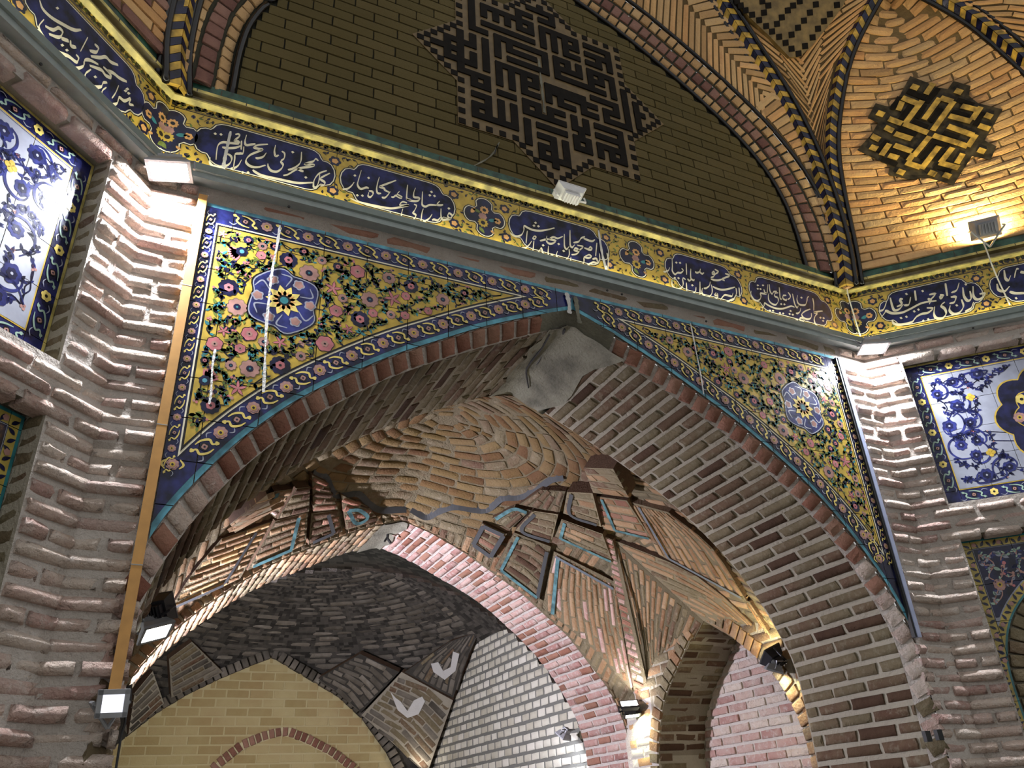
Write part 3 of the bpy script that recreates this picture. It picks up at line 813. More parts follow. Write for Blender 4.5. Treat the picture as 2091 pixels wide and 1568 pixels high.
def rim(bk, P, e0, e1, n, nn_ref, mat, th=.08, depth=.07):
    """bricks on edge under the rim of a cell, from e0 to e1 (u, v)"""
    for i in range(n):
        a = np.asarray(e0) + (np.asarray(e1) - np.asarray(e0)) * (i / n); b = np.asarray(e0) + (np.asarray(e1) - np.asarray(e0)) * ((i + 1) / n)
        p0, p1 = P(*a), P(*b); c = (p0 + p1) / 2; du = p1 - p0
        inn = P(.5, .5) - c; nrm = np.cross(du, inn); nrm /= np.linalg.norm(nrm)
        if nrm @ (nn_ref - c) < 0: nrm = -nrm
        out = np.cross(du, nrm); out /= np.linalg.norm(out)
        if out @ inn > 0: out = -out
        bk.add(c - nrm * depth / 2 - nrm * .012 - out * .01, du, out, np.linalg.norm(du) * .84, depth, .03, mat)
bk = Bricks(bay)
LW = [('line_dark')]
tq = 'turquoise_dull'
# right-hand corner, from the pier upwards
K1, P1 = cell(bay, bk, [(1130, 1125), (1254, 1187), (1292, 1412), (1108, 1240)], .03, 12, ['brick_warm', 'brick_warm', 'brick_rose'], 'v', {'b': (1209, 1323)}, lines=[([(.09, .06), (.10, .97)], tq, .03), ([(.05, .06), (.97, .07)], 'line_grey', .02)], shear=.04)
cell(bay, bk, [(1233, 1094), (1251, 1102), (1325, 1430), (1296, 1416)], .06, 24, ['brick_rose', 'brick_red'], 'u', {'l': (1262, 1230), 'r': (1283, 1240)}, bl=.3)
cell(bay, bk, [(1252, 1103), (1437, 1268), (1350, 1440), (1327, 1430)], .02, 14, ['brick_warm', 'brick_warm', 'brick_soffit'], 'v', {'l': (1287, 1240), 'r': (1385, 1370)}, lines=[([(.02, .02), (.02, .98)], 'mortar_bay', .03)])
cell(bay, bk, [(1252, 1102), (1580, 1316), (1557, 1347), (1437, 1268)], .02, 9, ['brick_warm', 'brick_warm', 'brick_soffit'], 'u', {'t': (1425, 1178), 'b': (1500, 1305)}, bl=.3)
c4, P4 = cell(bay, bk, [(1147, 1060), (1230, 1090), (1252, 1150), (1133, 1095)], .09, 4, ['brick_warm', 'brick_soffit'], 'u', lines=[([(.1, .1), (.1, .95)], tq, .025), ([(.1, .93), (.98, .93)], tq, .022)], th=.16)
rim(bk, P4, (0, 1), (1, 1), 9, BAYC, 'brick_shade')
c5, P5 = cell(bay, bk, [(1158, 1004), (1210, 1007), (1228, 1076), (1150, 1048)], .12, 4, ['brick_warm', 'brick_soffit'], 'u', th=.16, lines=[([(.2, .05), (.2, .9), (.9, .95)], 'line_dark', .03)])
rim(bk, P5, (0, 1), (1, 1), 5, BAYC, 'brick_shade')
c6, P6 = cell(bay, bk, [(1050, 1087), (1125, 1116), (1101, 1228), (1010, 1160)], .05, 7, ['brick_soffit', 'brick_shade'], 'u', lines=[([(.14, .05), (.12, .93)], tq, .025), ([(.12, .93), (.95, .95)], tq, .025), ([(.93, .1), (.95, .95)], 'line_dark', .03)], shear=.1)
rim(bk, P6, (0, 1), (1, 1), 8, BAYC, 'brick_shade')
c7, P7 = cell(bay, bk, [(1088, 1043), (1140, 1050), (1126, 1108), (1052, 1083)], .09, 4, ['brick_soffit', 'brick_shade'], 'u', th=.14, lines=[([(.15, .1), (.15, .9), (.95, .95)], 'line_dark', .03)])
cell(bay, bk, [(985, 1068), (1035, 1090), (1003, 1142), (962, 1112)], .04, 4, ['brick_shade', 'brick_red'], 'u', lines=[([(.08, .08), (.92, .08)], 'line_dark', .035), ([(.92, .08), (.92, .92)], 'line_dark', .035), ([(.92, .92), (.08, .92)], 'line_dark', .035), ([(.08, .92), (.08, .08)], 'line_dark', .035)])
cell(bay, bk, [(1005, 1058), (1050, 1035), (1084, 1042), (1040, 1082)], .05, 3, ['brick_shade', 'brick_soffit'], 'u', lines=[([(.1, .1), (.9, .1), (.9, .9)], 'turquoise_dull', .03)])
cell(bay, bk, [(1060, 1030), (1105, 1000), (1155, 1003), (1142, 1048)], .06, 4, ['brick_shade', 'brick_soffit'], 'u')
c9, P9 = cell(bay, bk, [(1192, 955), (1252, 957), (1284, 1016), (1211, 1006)], .12, 4, ['brick_warm', 'brick_soffit'], 'u', th=.16)
rim(bk, P9, (0, 1), (1, 1), 5, BAYC, 'brick_shade')
c10, P10 = cell(bay, bk, [(1211, 1012), (1280, 1022), (1332, 1102), (1232, 1080)], .08, 5, ['brick_warm', 'brick_red'], 'u', th=.16, lines=[([(.26, .04), (.28, .93)], tq, .025), ([(.28, .93), (.97, .95)], tq, .025)])
rim(bk, P10, (0, 1), (1, 1), 9, BAYC, 'brick_shade')
c11, P11 = cell(bay, bk, [(1288, 1025), (1365, 1046), (1525, 1228), (1346, 1133)], .05, 11, ['brick_warm'], 'v', {'r': (1455, 1120)}, th=.12, lines=[([(.2, .04), (.16, .93)], 'line_grey', .025), ([(.16, .93), (.97, .97)], 'line_grey', .025)])
rim(bk, P11, (0, 1), (1, 1), 14, BAYC, 'brick_warm')
c12, P12 = cell(bay, bk, [(1520, 1226), (1530, 1228), (1592, 1325), (1580, 1318)], .04, 2, ['brick_warm'], 'v', th=.1)
# left-hand corner
l1, PL1 = cell(bay, bk, [(452, 1100), (558, 1063), (490, 1182), (345, 1248)], .03, 9, ['brick_warm', 'brick_warm', 'brick_buff'], 'u', {'l': (392, 1172)}, lines=[([(.72, .1), (.72, .92)], 'line_dark', .025), ([(.72, .95), (.02, .95)], 'line_dark', .025)])
rim(bk, PL1, (0, 1), (1, 1), 11, BAYC, 'brick_warm')
l2, PL2 = cell(bay, bk, [(562, 1064), (628, 1046), (624, 1112), (505, 1165)], .06, 6, ['brick_warm', 'brick_soffit'], 'u', lines=[([(.72, .05), (.72, .92)], tq, .03), ([(.74, .93), (.05, .93)], tq, .03)])
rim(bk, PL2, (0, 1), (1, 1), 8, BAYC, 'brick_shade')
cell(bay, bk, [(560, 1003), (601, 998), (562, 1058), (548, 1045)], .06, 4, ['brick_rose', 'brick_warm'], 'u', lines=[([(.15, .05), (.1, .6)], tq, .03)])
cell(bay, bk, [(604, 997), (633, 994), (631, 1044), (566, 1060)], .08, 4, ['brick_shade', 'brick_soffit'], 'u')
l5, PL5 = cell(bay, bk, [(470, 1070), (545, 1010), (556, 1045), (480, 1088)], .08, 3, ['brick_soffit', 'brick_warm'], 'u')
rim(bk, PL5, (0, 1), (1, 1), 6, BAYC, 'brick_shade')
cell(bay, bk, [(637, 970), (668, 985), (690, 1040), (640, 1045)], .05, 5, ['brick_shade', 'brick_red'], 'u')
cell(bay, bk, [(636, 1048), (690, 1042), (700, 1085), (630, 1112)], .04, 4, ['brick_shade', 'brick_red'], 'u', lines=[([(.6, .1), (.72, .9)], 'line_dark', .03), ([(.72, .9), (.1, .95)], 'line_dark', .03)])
cell(bay, bk, [(696, 1010), (752, 1035), (775, 1062), (708, 1082)], .04, 4, ['brick_red', 'brick_shade'], 'u', lines=[([(.15, .4), (.55, .35), (.7, .7), (.3, .85), (.15, .4)], 'turquoise_dull', .03)])
bk.restname = 'cell_brickwork'; bk.done()

# ---- the second arch at the back of the bay
BD0, BD1 = 2.97, 3.66
fB, LB_ = curve_at(B_F)
def P_bs(u, v):
    a = fB(v); return np.array([a[0], BD0 + u, a[1]])
m = MB()
B_B = offset2(B_F, .008); B_B = B_B if B_B[len(B_B) // 2][1] > B_F[len(B_F) // 2][1] else offset2(B_F, -.008)
m.grid([[(x, BD0 + u, z) for u in (0, .35, BD1 - BD0)] for x, z in B_B], 'mortar_pale')
B_O = np.array([(p[0], S1(max(-2.1, min(2.1, p[0])), 2.96) + .05) for p in B_F])
for i in range(len(B_F) - 1):
    a, b = B_F[i], B_F[i + 1]
    zo = lambda p: max(p[1] + .03, S1(p[0], 2.95) + .1)
    m.poly([(a[0], BD0, a[1]), (b[0], BD0, b[1]), (b[0], BD0, zo(b)), (a[0], BD0, zo(a))], 'mortar_soffit')
for sx in (-1, 1):
    x0 = XB + sx * 1.9; m.poly([(x0, BD0, 0), (sx * 2.3, BD0, 0), (sx * 2.3, BD0, 3.0), (x0, BD0, 3.0)], 'mortar_soffit')
arch2 = tag(m.build('back_arch'), 'pointed brick arch at the back of the bay, rose soffit lit on its right', 'arch', kind='structure')
bk = Bricks(arch2)
def bs_iv(v):
    if fB(v)[1] < 1.6: return []
    return [(0, BD1 - BD0)]
mid = LB_ / 2
cr = courses(0, LB_, .070, bs_iv, .215, .03)
bk.lay(P_bs, [c for c in cr if (c[0] + c[1]) / 2 > mid], np.array([0, 3.2, 1.8]), ['brick_rose', 'brick_rose', 'brick_red'], joint=.019, th=.04, proud=.004, jit=.004)  # right half in paler rose brick, lamp light put into the colour
bk.lay(P_bs, [c for c in cr if (c[0] + c[1]) / 2 < mid - .16], np.array([0, 3.2, 1.8]), ['brick_warm', 'brick_soffit'], joint=.016, th=.04, proud=.004, jit=.004)
# brick edge facing the bay
n = int(LB_ / .075)
for i in range(n):
    a, b = fB(LB_ * i / n), fB(LB_ * (i + 1) / n)
    if (a[1] + b[1]) / 2 < 1.7: continue
    t = b - a; nrm = np.array([-t[1], t[0]]); nrm /= np.linalg.norm(nrm)
    c = (a + b) / 2 + nrm * .05 * (1 if nrm[1] > 0 or True else -1)
    bk.add((c[0], BD0 - .004, c[1]), (t[0], 0, t[1]), (0, -1, 0), np.linalg.norm(t) - .018, .085, .03, random.choice(['brick_warm', 'brick_soffit']))
bk.done()
pp = MB(); G = []
for u in np.linspace(-.01, BD1 - BD0, 8):
    G.append([P_bs(u, mid - .17 + k * .045 + (.02 * math.sin(u * 17) if k == 5 else 0)) - np.array([0, 0, .010 + .004 * math.sin(u * 20 + k)]) for k in range(6)])
pp.grid(G, 'plaster_grey'); pp.build('plaster_patch', arch2, True)
hk = MB(); hp = P_bs(.28, mid - .02); hk.tube([hp + (0, 0, .01), hp + (-.005, 0, -.05), hp + (.02, -.01, -.09)], .012, 'cable_black'); hk.tube([hp + (0, 0, -.03), hp + (-.03, 0, -.08)], .008, 'cable_black')
hk.build('iron_hook', arch2)

# ---- niche in the right side of the bay
NXa, NXb = 1.95, 2.38
N_H = [(0, 2.83), (.17, 2.745), (.38, 2.57), (.57, 2.40), (.68, 2.23), (.75, 2.03), (.77, 1.8)]
N_F = np.array([(1.83 + x, z) for x, z in spline(N_H, 20)[::-1]] + [(1.83 - x, z) for x, z in spline(N_H, 20)[1:]])
N_F = np.vstack([[(2.60, 0.0)], N_F, [(1.06, 0.0)]])
m = MB()
for i in range(len(N_F) - 1):
    a, b = N_F[i], N_F[i + 1]
    m.poly([(NXa, a[0], a[1]), (NXa, b[0], b[1]), (NXb, b[0], b[1]), (NXb, a[0], a[1])], 'mortar_soffit')
    m.poly([(NXa, a[0], a[1]), (NXa, b[0], b[1]), (NXa, b[0], max(2.86, b[1])), (NXa, a[0], max(2.86, a[1]))], 'mortar_soffit')
m.poly([(NXa, 2.60, 0), (NXa, 3.0, 0), (NXa, 3.0, 2.6), (NXa, 2.60, 2.6)], 'mortar_pale')
m.poly([(NXa, .8, 0), (NXa, 1.06, 0), (NXa, 1.06, 2.6), (NXa, .8, 2.6)], 'mortar_soffit')
m.poly([(NXb, .9, 0), (NXb, 2.9, 0), (NXb, 2.9, 3.0), (NXb, .9, 3.0)], 'mortar_pale')
# splayed face of the pier between niche and back arch
pass
niche = tag(m.build('wall_niche'), 'arched niche in the right side of the bay, its back wall brightly lit', 'wall', kind='structure')
bk = Bricks(niche)
bk.lay(lambda u, v: np.array([NXb - .01, u, v]), courses(1.5, 2.95, .068, lambda v: [(.95, 2.75)], .21, .03), np.array([1, 2, 2]), ['brick_pier', 'brick_pier', 'brick_rose'], joint=.018, th=.03, proud=.004)
fN, LN = curve_at(N_F)
bk.lay(lambda u, v: np.array([NXa + u, fN(v)[0], fN(v)[1]]), courses(0, LN, .068, lambda v: [(0, NXb - NXa)] if fN(v)[1] > 1.5 else [], .21, .03), np.array([2.15, 1.83, 1.8]), ['brick_shade', 'brick_soffit'], joint=.018, th=.03, proud=.004)
# ring of bricks round the niche and the strip of wall beside the great arch
for k in range(int(LN / .075)):
    a_, b_ = fN(LN * k / int(LN / .075)), fN(LN * (k + 1) / int(LN / .075)); t_ = b_ - a_
    if (a_[1] + b_[1]) / 2 < 1.6: continue
    n_ = np.array([t_[1], -t_[0]]) / np.linalg.norm(t_); n_ = n_ if n_ @ ((a_ + b_) / 2 - np.array([1.83, 2.0])) > 0 else -n_
    c_ = (a_ + b_) / 2 + n_ * .05
    bk.add((NXa - .004, c_[0], c_[1]), (0, t_[0], t_[1]), (-1, 0, 0), np.linalg.norm(t_) - .014, .10, .03, random.choice(['brick_warm', 'brick_soffit']))
bk.lay(lambda u, v: np.array([NXa - .002, u, v]), courses(1.5, 2.5, .068, lambda v: [(.94, 1.056)], .2, 0), np.array([0, 1, 2]), ['brick_buff', 'brick_warm'], joint=.014, th=.03, proud=.006)
def n_iv(v):
    cut = scan([tuple(p) for p in N_F], v); out_ = []
    for a_, b_ in [(1.0, 2.95)]:
        if cut: out_ += [(a_, cut[0][0] - .10), (cut[-1][1] + .10, b_)]
        else: out_.append((a_, b_))
    return [q for q in out_ if q[1] - q[0] > .03]
bk.lay(lambda u, v: np.array([NXa - .002, u, v]), courses(2.42, 2.86, .068, n_iv, .2, 0), np.array([0, 1.9, 2]), ['brick_warm', 'brick_soffit'], joint=.014, th=.03, proud=.006)
def P_pier(u, v):
    a, b = np.array([1.95, 2.95]), np.array([1.95, 2.61]); q = a + (b - a) * u; return np.array([q[0], q[1], v])
bk.lay(P_pier, courses(1.5, 2.42, .068, lambda v: [(.02, .98)], .55, 0), np.array([0, 1, 2]), ['brick_buff', 'brick_white'], joint=.012, th=.03, proud=.004)
bk.done()

# ================================================================== THE ROOM BEYOND
RY0, RY1, RX = 3.66, 7.60, 2.02
SC, SR = np.array([0, 5.63, 1.36]), 2.96
def hit2(px, py, d=0.0):
    r = ray(px, py); o = CAM - SC; b = o @ r; c = o @ o - (SR - d) ** 2
    q = b * b - c
    t = -b + math.sqrt(max(0, q)); P = CAM + r * t
    if P[1] > RY1 - d: P = atY(px, py, RY1 - d - .02)
    if P[0] > RX - d: 
        P2 = atX(px, py, RX - d - .02); P = P2
    return P
def sph(u, v):       # u turns round the crown, v degrees from the crown
    a = 2 * math.pi * u; t = math.radians(v)
    return SC + SR * np.array([math.sin(t) * math.cos(a), math.sin(t) * math.sin(a), math.cos(t)])
m = MB()
for v0, v1 in zip(np.linspace(.5, 75, 90)[:-1], np.linspace(.5, 75, 90)[1:]):
    for k in range(200):
        q = [sph(k / 200, v0), sph((k + 1) / 200, v0), sph((k + 1) / 200, v1), sph(k / 200, v1)]
        if all(a[1] < RY0 or abs(a[0]) > RX + .03 or a[1] > RY1 + .03 for a in q): continue
        q = [np.array([a[0], max(a[1], RY0 - .004), a[2]]) for a in q]
        m.poly(q, 'mortar_soot')
rdome = tag(m.build('ceiling_room', None, True), 'sooty brick dome of the room seen beyond the back arch', 'dome', kind='structure')
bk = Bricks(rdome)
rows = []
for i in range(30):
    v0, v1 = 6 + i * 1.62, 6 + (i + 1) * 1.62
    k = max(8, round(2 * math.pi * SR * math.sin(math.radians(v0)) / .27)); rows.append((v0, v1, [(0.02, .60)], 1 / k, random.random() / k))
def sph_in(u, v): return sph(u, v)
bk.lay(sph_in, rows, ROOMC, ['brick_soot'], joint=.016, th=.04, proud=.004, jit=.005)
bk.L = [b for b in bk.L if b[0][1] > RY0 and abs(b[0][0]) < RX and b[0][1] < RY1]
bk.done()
# ochre end wall with its arch
E_pts = [(259, 1504), (314, 1460), (381, 1419), (445, 1388), (507, 1362), (556, 1343), (595, 1367), (639, 1393), (691, 1424), (740, 1470), (788, 1537), (815, 1590)]
E_uv = [(float(p[0]), float(p[2])) for p in (atY(x, y, RY1) for x, y in E_pts)]
E_poly = [(-1.75, 1.2), (-1.75, 2.45)] + E_uv + [(1.75, 2.1), (1.75, 1.2)]
m = MB(); m.poly([(x, RY1, z) for x, z in [(-1.75, 0.0)] + E_poly[1:-1] + [(1.75, 0.0)]], 'mortar_ochre')
m.poly([(-2.3, RY1 + .02, 0), (2.3, RY1 + .02, 0), (2.3, RY1 + .02, 3.7), (-2.3, RY1 + .02, 3.7)], 'mortar_soot')
endw = tag(m.build('wall_end'), 'ochre brick end wall of the far room under a pointed arch', 'wall', kind='structure')
bk = Bricks(endw, rough=0)
SA = [(-.62, 2.20), (-.50, 2.36), (-.25, 2.56), (0.0, 2.66), (.21, 2.70), (.45, 2.62), (.75, 2.48), (1.02, 2.30), (1.12, 2.18)]
sa_in = [(x, z - .0) for x, z in SA]
def end_iv(v):
    out = []
    for a, b in scan(E_poly, v):
        cut = scan([(-.62, 0)] + SA + [(1.12, 0)], v)
        out.append((a + .02, b - .02))
    return out
bk.lay(lambda u, v: np.array([u, RY1 - .004, v]), courses(1.9, 3.6, .098, end_iv, .265, .04), ROOMC, 'brick_ochre', joint=.018, th=.03, proud=.006, jit=.002)
bk.done()
# blind arch in that wall
ba = MB()
root = tag(mesh_obj('blind_arch', *(lambda g: (g.v, g.f, ['mortar_ochre']))((lambda g: (g.grid([[(x, RY1 - .022, z - .015) for x, z in spline(SA, 40)], [(x, RY1 - .022, z + .085) for x, z in spline(SA, 40)]], 'mortar_ochre'), g)[1])(MB()))), 'low blind arch of dark red bricks on the ochre end wall', 'arch', kind='structure')
bk = Bricks(root)
fS, LS = curve_at(SA); n = int(LS / .072)
for i in range(n):
    a, b = fS(LS * i / n), fS(LS * (i + 1) / n); t = b - a; nr = np.array([-t[1], t[0]]) / np.linalg.norm(t)
    nr = nr if nr[1] > 0 else -nr; c = (a + b) / 2 + nr * .045
    bk.add((c[0], RY1 - .03, c[1]), (t[0], 0, t[1]), (0, -1, 0), np.linalg.norm(t) * .74, .10, .03, 'brick_red')
bk.done()
# brick rim over the ochre wall
bk = Bricks(rdome, name='rim_brick', rest='rim_brickwork')
fE, LE = curve_at([(x, z) for x, z in E_uv]); n = int(LE / .085)
for i in range(n):
    a, b = fE(LE * i / n), fE(LE * (i + 1) / n); t = b - a; nr = np.array([-t[1], t[0]]) / np.linalg.norm(t); nr = nr if nr[1] > 0 else -nr
    c = (a + b) / 2 + nr * .05
    bk.add((c[0], RY1 - .06, c[1]), (t[0], 0, t[1]), (0, -1, 0), np.linalg.norm(t) * .8, .11, .05, 'brick_soot')
bk.done()
# pale side wall
m = MB(); m.poly([(RX, RY0, 0), (RX, RY1, 0), (RX, RY1, 3.6), (RX, RY0, 3.6)], 'mortar_grey')
m.poly([(-RX, RY0, 0), (-RX, RY1, 0), (-RX, RY1, 3.6), (-RX, RY0, 3.6)], 'mortar_grey')
sidew = tag(m.build('wall_side'), 'pale brick side wall of the far room, its cool white light put in the colour', 'wall', kind='structure')
bk = Bricks(sidew)
bk.lay(lambda u, v: np.array([RX - .004, u, v]), courses(1.6, 3.62, .092, lambda v: [(3.68, 7.55)], .17, .02), ROOMC, 'brick_white', joint=.026, th=.03, proud=.004, jit=.003)  # near-white bricks, the cool lamp light is put into their colour
bk.done()
# squinch cells in the far corner
bk = Bricks(rdome, name='cell_brick', rest='cell_brickwork')
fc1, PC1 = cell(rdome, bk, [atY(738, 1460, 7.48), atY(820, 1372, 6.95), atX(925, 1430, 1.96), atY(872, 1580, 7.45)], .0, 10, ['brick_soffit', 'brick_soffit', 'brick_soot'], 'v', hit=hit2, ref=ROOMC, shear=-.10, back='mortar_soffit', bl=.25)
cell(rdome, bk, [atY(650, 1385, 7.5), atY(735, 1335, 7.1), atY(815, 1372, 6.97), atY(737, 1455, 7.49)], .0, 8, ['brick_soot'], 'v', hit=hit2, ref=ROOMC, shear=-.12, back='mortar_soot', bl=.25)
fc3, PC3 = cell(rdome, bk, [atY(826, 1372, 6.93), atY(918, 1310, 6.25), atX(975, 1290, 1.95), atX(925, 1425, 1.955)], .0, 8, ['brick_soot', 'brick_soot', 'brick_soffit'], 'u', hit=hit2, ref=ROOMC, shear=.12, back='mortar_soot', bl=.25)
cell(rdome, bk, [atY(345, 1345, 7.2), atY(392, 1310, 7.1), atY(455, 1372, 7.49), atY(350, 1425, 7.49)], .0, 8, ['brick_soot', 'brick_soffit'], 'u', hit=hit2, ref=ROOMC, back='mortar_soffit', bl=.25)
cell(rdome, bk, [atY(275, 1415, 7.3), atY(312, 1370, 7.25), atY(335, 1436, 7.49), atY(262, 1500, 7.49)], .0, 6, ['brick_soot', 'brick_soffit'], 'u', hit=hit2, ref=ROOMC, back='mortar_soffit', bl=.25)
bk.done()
def hit_patch(P, d=0.0, ref=HALL + np.array([0, 0, 2.0]), nu=60, nv=120, vmax=1.0):
    """place on a curved web seen at a point of the survey"""
    U = np.linspace(0, 1, nu); V = np.linspace(0, vmax, nv)
    Gd = np.array([[P(u, v) for u in U] for v in V]); q = Gd - CAM; z = q @ FWD
    X = 1045.5 + FPX * (q @ RIGHT) / z; Y = 784 - FPX * (q @ UP) / z
    def f(x, y, dd=d):
        k = np.argmin((X - x) ** 2 + (Y - y) ** 2 + (z < .2) * 1e9); i, j = divmod(k, nu); p = Gd[i, j]
        a = Gd[min(i + 1, nv - 1), j] - Gd[max(i - 1, 0), j]; b = Gd[i, min(j + 1, nu - 1)] - Gd[i, max(j - 1, 0)]; n = np.cross(a, b); n /= np.linalg.norm(n)
        if n @ (ref - p) < 0: n = -n
        return on_plane(x, y, p + n * dd, n), n
    return f
for P_, pts in ((PC1, [(797, 1412), (808, 1425), (818, 1432), (832, 1452), (845, 1430), (862, 1422), (868, 1432), (855, 1458), (832, 1466), (812, 1450)]),
                (PC3, [(880, 1355), (895, 1352), (905, 1370), (920, 1362), (925, 1330), (938, 1335), (930, 1370), (908, 1388), (885, 1372)])):
    h = hit_patch(P_, .016, ROOMC, 24, 24); wp = MB(); wp.poly([h(*q)[0] for q in pts], 'plaster_white'); wp.build('plaster_patch', rdome)
# ================================================================== GLAZED TILES AND THEIR PAINTING
def clip_convex(subj, cell):
    """Sutherland-Hodgman: polygon cut by a convex counter-clockwise cell"""
    out = list(subj)
    for (a, b) in zip(cell, cell[1:] + cell[:1]):
        if not out: return []
        inp, out = out, []
        ex, ey = b[0] - a[0], b[1] - a[1]
        side = lambda p: ex * (p[1] - a[1]) - ey * (p[0] - a[0])
        for p, q in zip(inp, inp[1:] + inp[:1]):
            sp, sq = side(p), side(q)
            if sp >= 0: out.append(p)
            if (sp >= 0) != (sq >= 0):
                t = sp / (sp - sq); out.append((p[0] + (q[0] - p[0]) * t, p[1] + (q[1] - p[1]) * t))
    return out
def area(p): return abs(sum(a[0] * b[1] - b[0] * a[1] for a, b in zip(p, p[1:] + p[:1]))) / 2
def inside(p, poly):
    c = False; x, y = p
    for (a, b), (d, e) in zip(poly, poly[1:] + poly[:1]):
        if (b > y) != (e > y) and x < (d - a) * (y - b) / (e - b) + a: c = not c
    return c
def dist_edge(p, poly):
    p = np.asarray(p); P = np.asarray(poly); Q = np.roll(P, -1, 0); d = Q - P
    t = np.clip(((p - P) * d).sum(1) / ((d * d).sum(1) + 1e-12), 0, 1)
    return float(np.sqrt((((P + d * t[:, None]) - p) ** 2).sum(1)).min())
def tile_field(parent, F, zones, u0, u1, v0, v1, du, dv, uo=0.0, vo=0.0, gap=.003, d=.012, th=.010):
    """every tile is an object: one glazed plate per colour zone it carries, cut to the panel"""
    nu = range(math.floor((u0 - uo) / du), math.ceil((u1 - uo) / du)); nv = range(math.floor((v0 - vo) / dv), math.ceil((v1 - vo) / dv))
    cnt = 0
    for i in nu:
        for j in nv:
            a, b = uo + i * du + gap / 2, uo + (i + 1) * du - gap / 2; c, e = vo + j * dv + gap / 2, vo + (j + 1) * dv - gap / 2
            cell = [(a, c), (b, c), (b, e), (a, e)]
            m = MB(); dd = d + random.uniform(-.0001, .0001); tl = random.uniform(-.001, .001)
            for poly, mat in zones:
                q = clip_convex(poly, cell)
                if len(q) < 3 or area(q) < 2e-5: continue
                k = m.mi(mat); bse = len(m.v)
                pts = [F.p(u, v, dd + (u - (a + b) / 2) * tl) for u, v in q]
                m.v += [tuple(p) for p in pts]; m.f.append(tuple(range(bse, bse + len(q)))); m.m.append(k)
                n = len(q); m.v += [tuple(F.p(u, v, dd - th)) for u, v in q]
                for s in range(n):
                    t = (s + 1) % n; m.f.append((bse + s, bse + t, bse + n + t, bse + n + s)); m.m.append(k)
            if m.f:
                o = m.build('tile', parent); cnt += 1
    return cnt
class Paint:
    """flat brushwork fired into the glaze, in layers a hair apart"""
    def __init__(s, F, d): s.F, s.d, s.m = F, d, MB()
    def poly(s, pts, mat, lay=0): s.m.poly([s.F.p(u, v, s.d + lay * .00028) for u, v in pts], mat)
    def disc(s, c, r, mat, lay=0, n=12): s.poly([(c[0] + r * math.cos(2 * math.pi * k / n), c[1] + r * math.sin(2 * math.pi * k / n)) for k in range(n)], mat, lay)
    def rosette(s, c, r, n, mat, lay=0, depth=.22, rot=0.0, sq=1.0):
        pts = []
        for k in range(n * 5):
            a = 2 * math.pi * k / (n * 5); q = r * (1 - depth + depth * abs(math.cos(n * a / 2)) ** .6)
            pts.append((c[0] + q * math.cos(a + rot), c[1] + q * sq * math.sin(a + rot)))
        s.poly(pts, mat, lay)
    def leaf(s, p, ang, L, W, mat, lay=0, bend=.15):
        q = []
        for t in np.linspace(0, 1, 7): q.append((t * L, W * math.sin(math.pi * t ** .8) * .5 + bend * L * t * t))
        for t in np.linspace(1, 0, 7)[1:-1]: q.append((t * L, -W * math.sin(math.pi * t ** .8) * .5 + bend * L * t * t))
        ca, sa = math.cos(ang), math.sin(ang)
        s.poly([(p[0] + x * ca - y * sa, p[1] + x * sa + y * ca) for x, y in q], mat, lay)
    def ribbon(s, pts, w, mat, lay=0, taper=True, n=None, raw=False):
        Q = np.array(pts, float) if raw else spline(pts, n or max(6, len(pts) * 5)); N = len(Q)
        T = np.gradient(Q, axis=0); T /= np.linalg.norm(T, axis=1)[:, None] + 1e-9
        ws = w if hasattr(w, '__len__') else [w * (.35 + .65 * math.sin(math.pi * (i + .5) / N) if taper else 1) for i in range(N)]
        nr = np.stack([-T[:, 1], T[:, 0]], 1); A = [Q[i] + nr[i] * ws[i] / 2 for i in range(N)]; B = [Q[i] - nr[i] * ws[i] / 2 for i in range(N)]
        s.m.grid([[s.F.p(*a, s.d + lay * .00028) for a in A], [s.F.p(*b, s.d + lay * .00028) for b in B]], mat)
    def build(s, name, parent):
        o = s.m.build(name, parent); o['kind'] = 'stuff'; return o
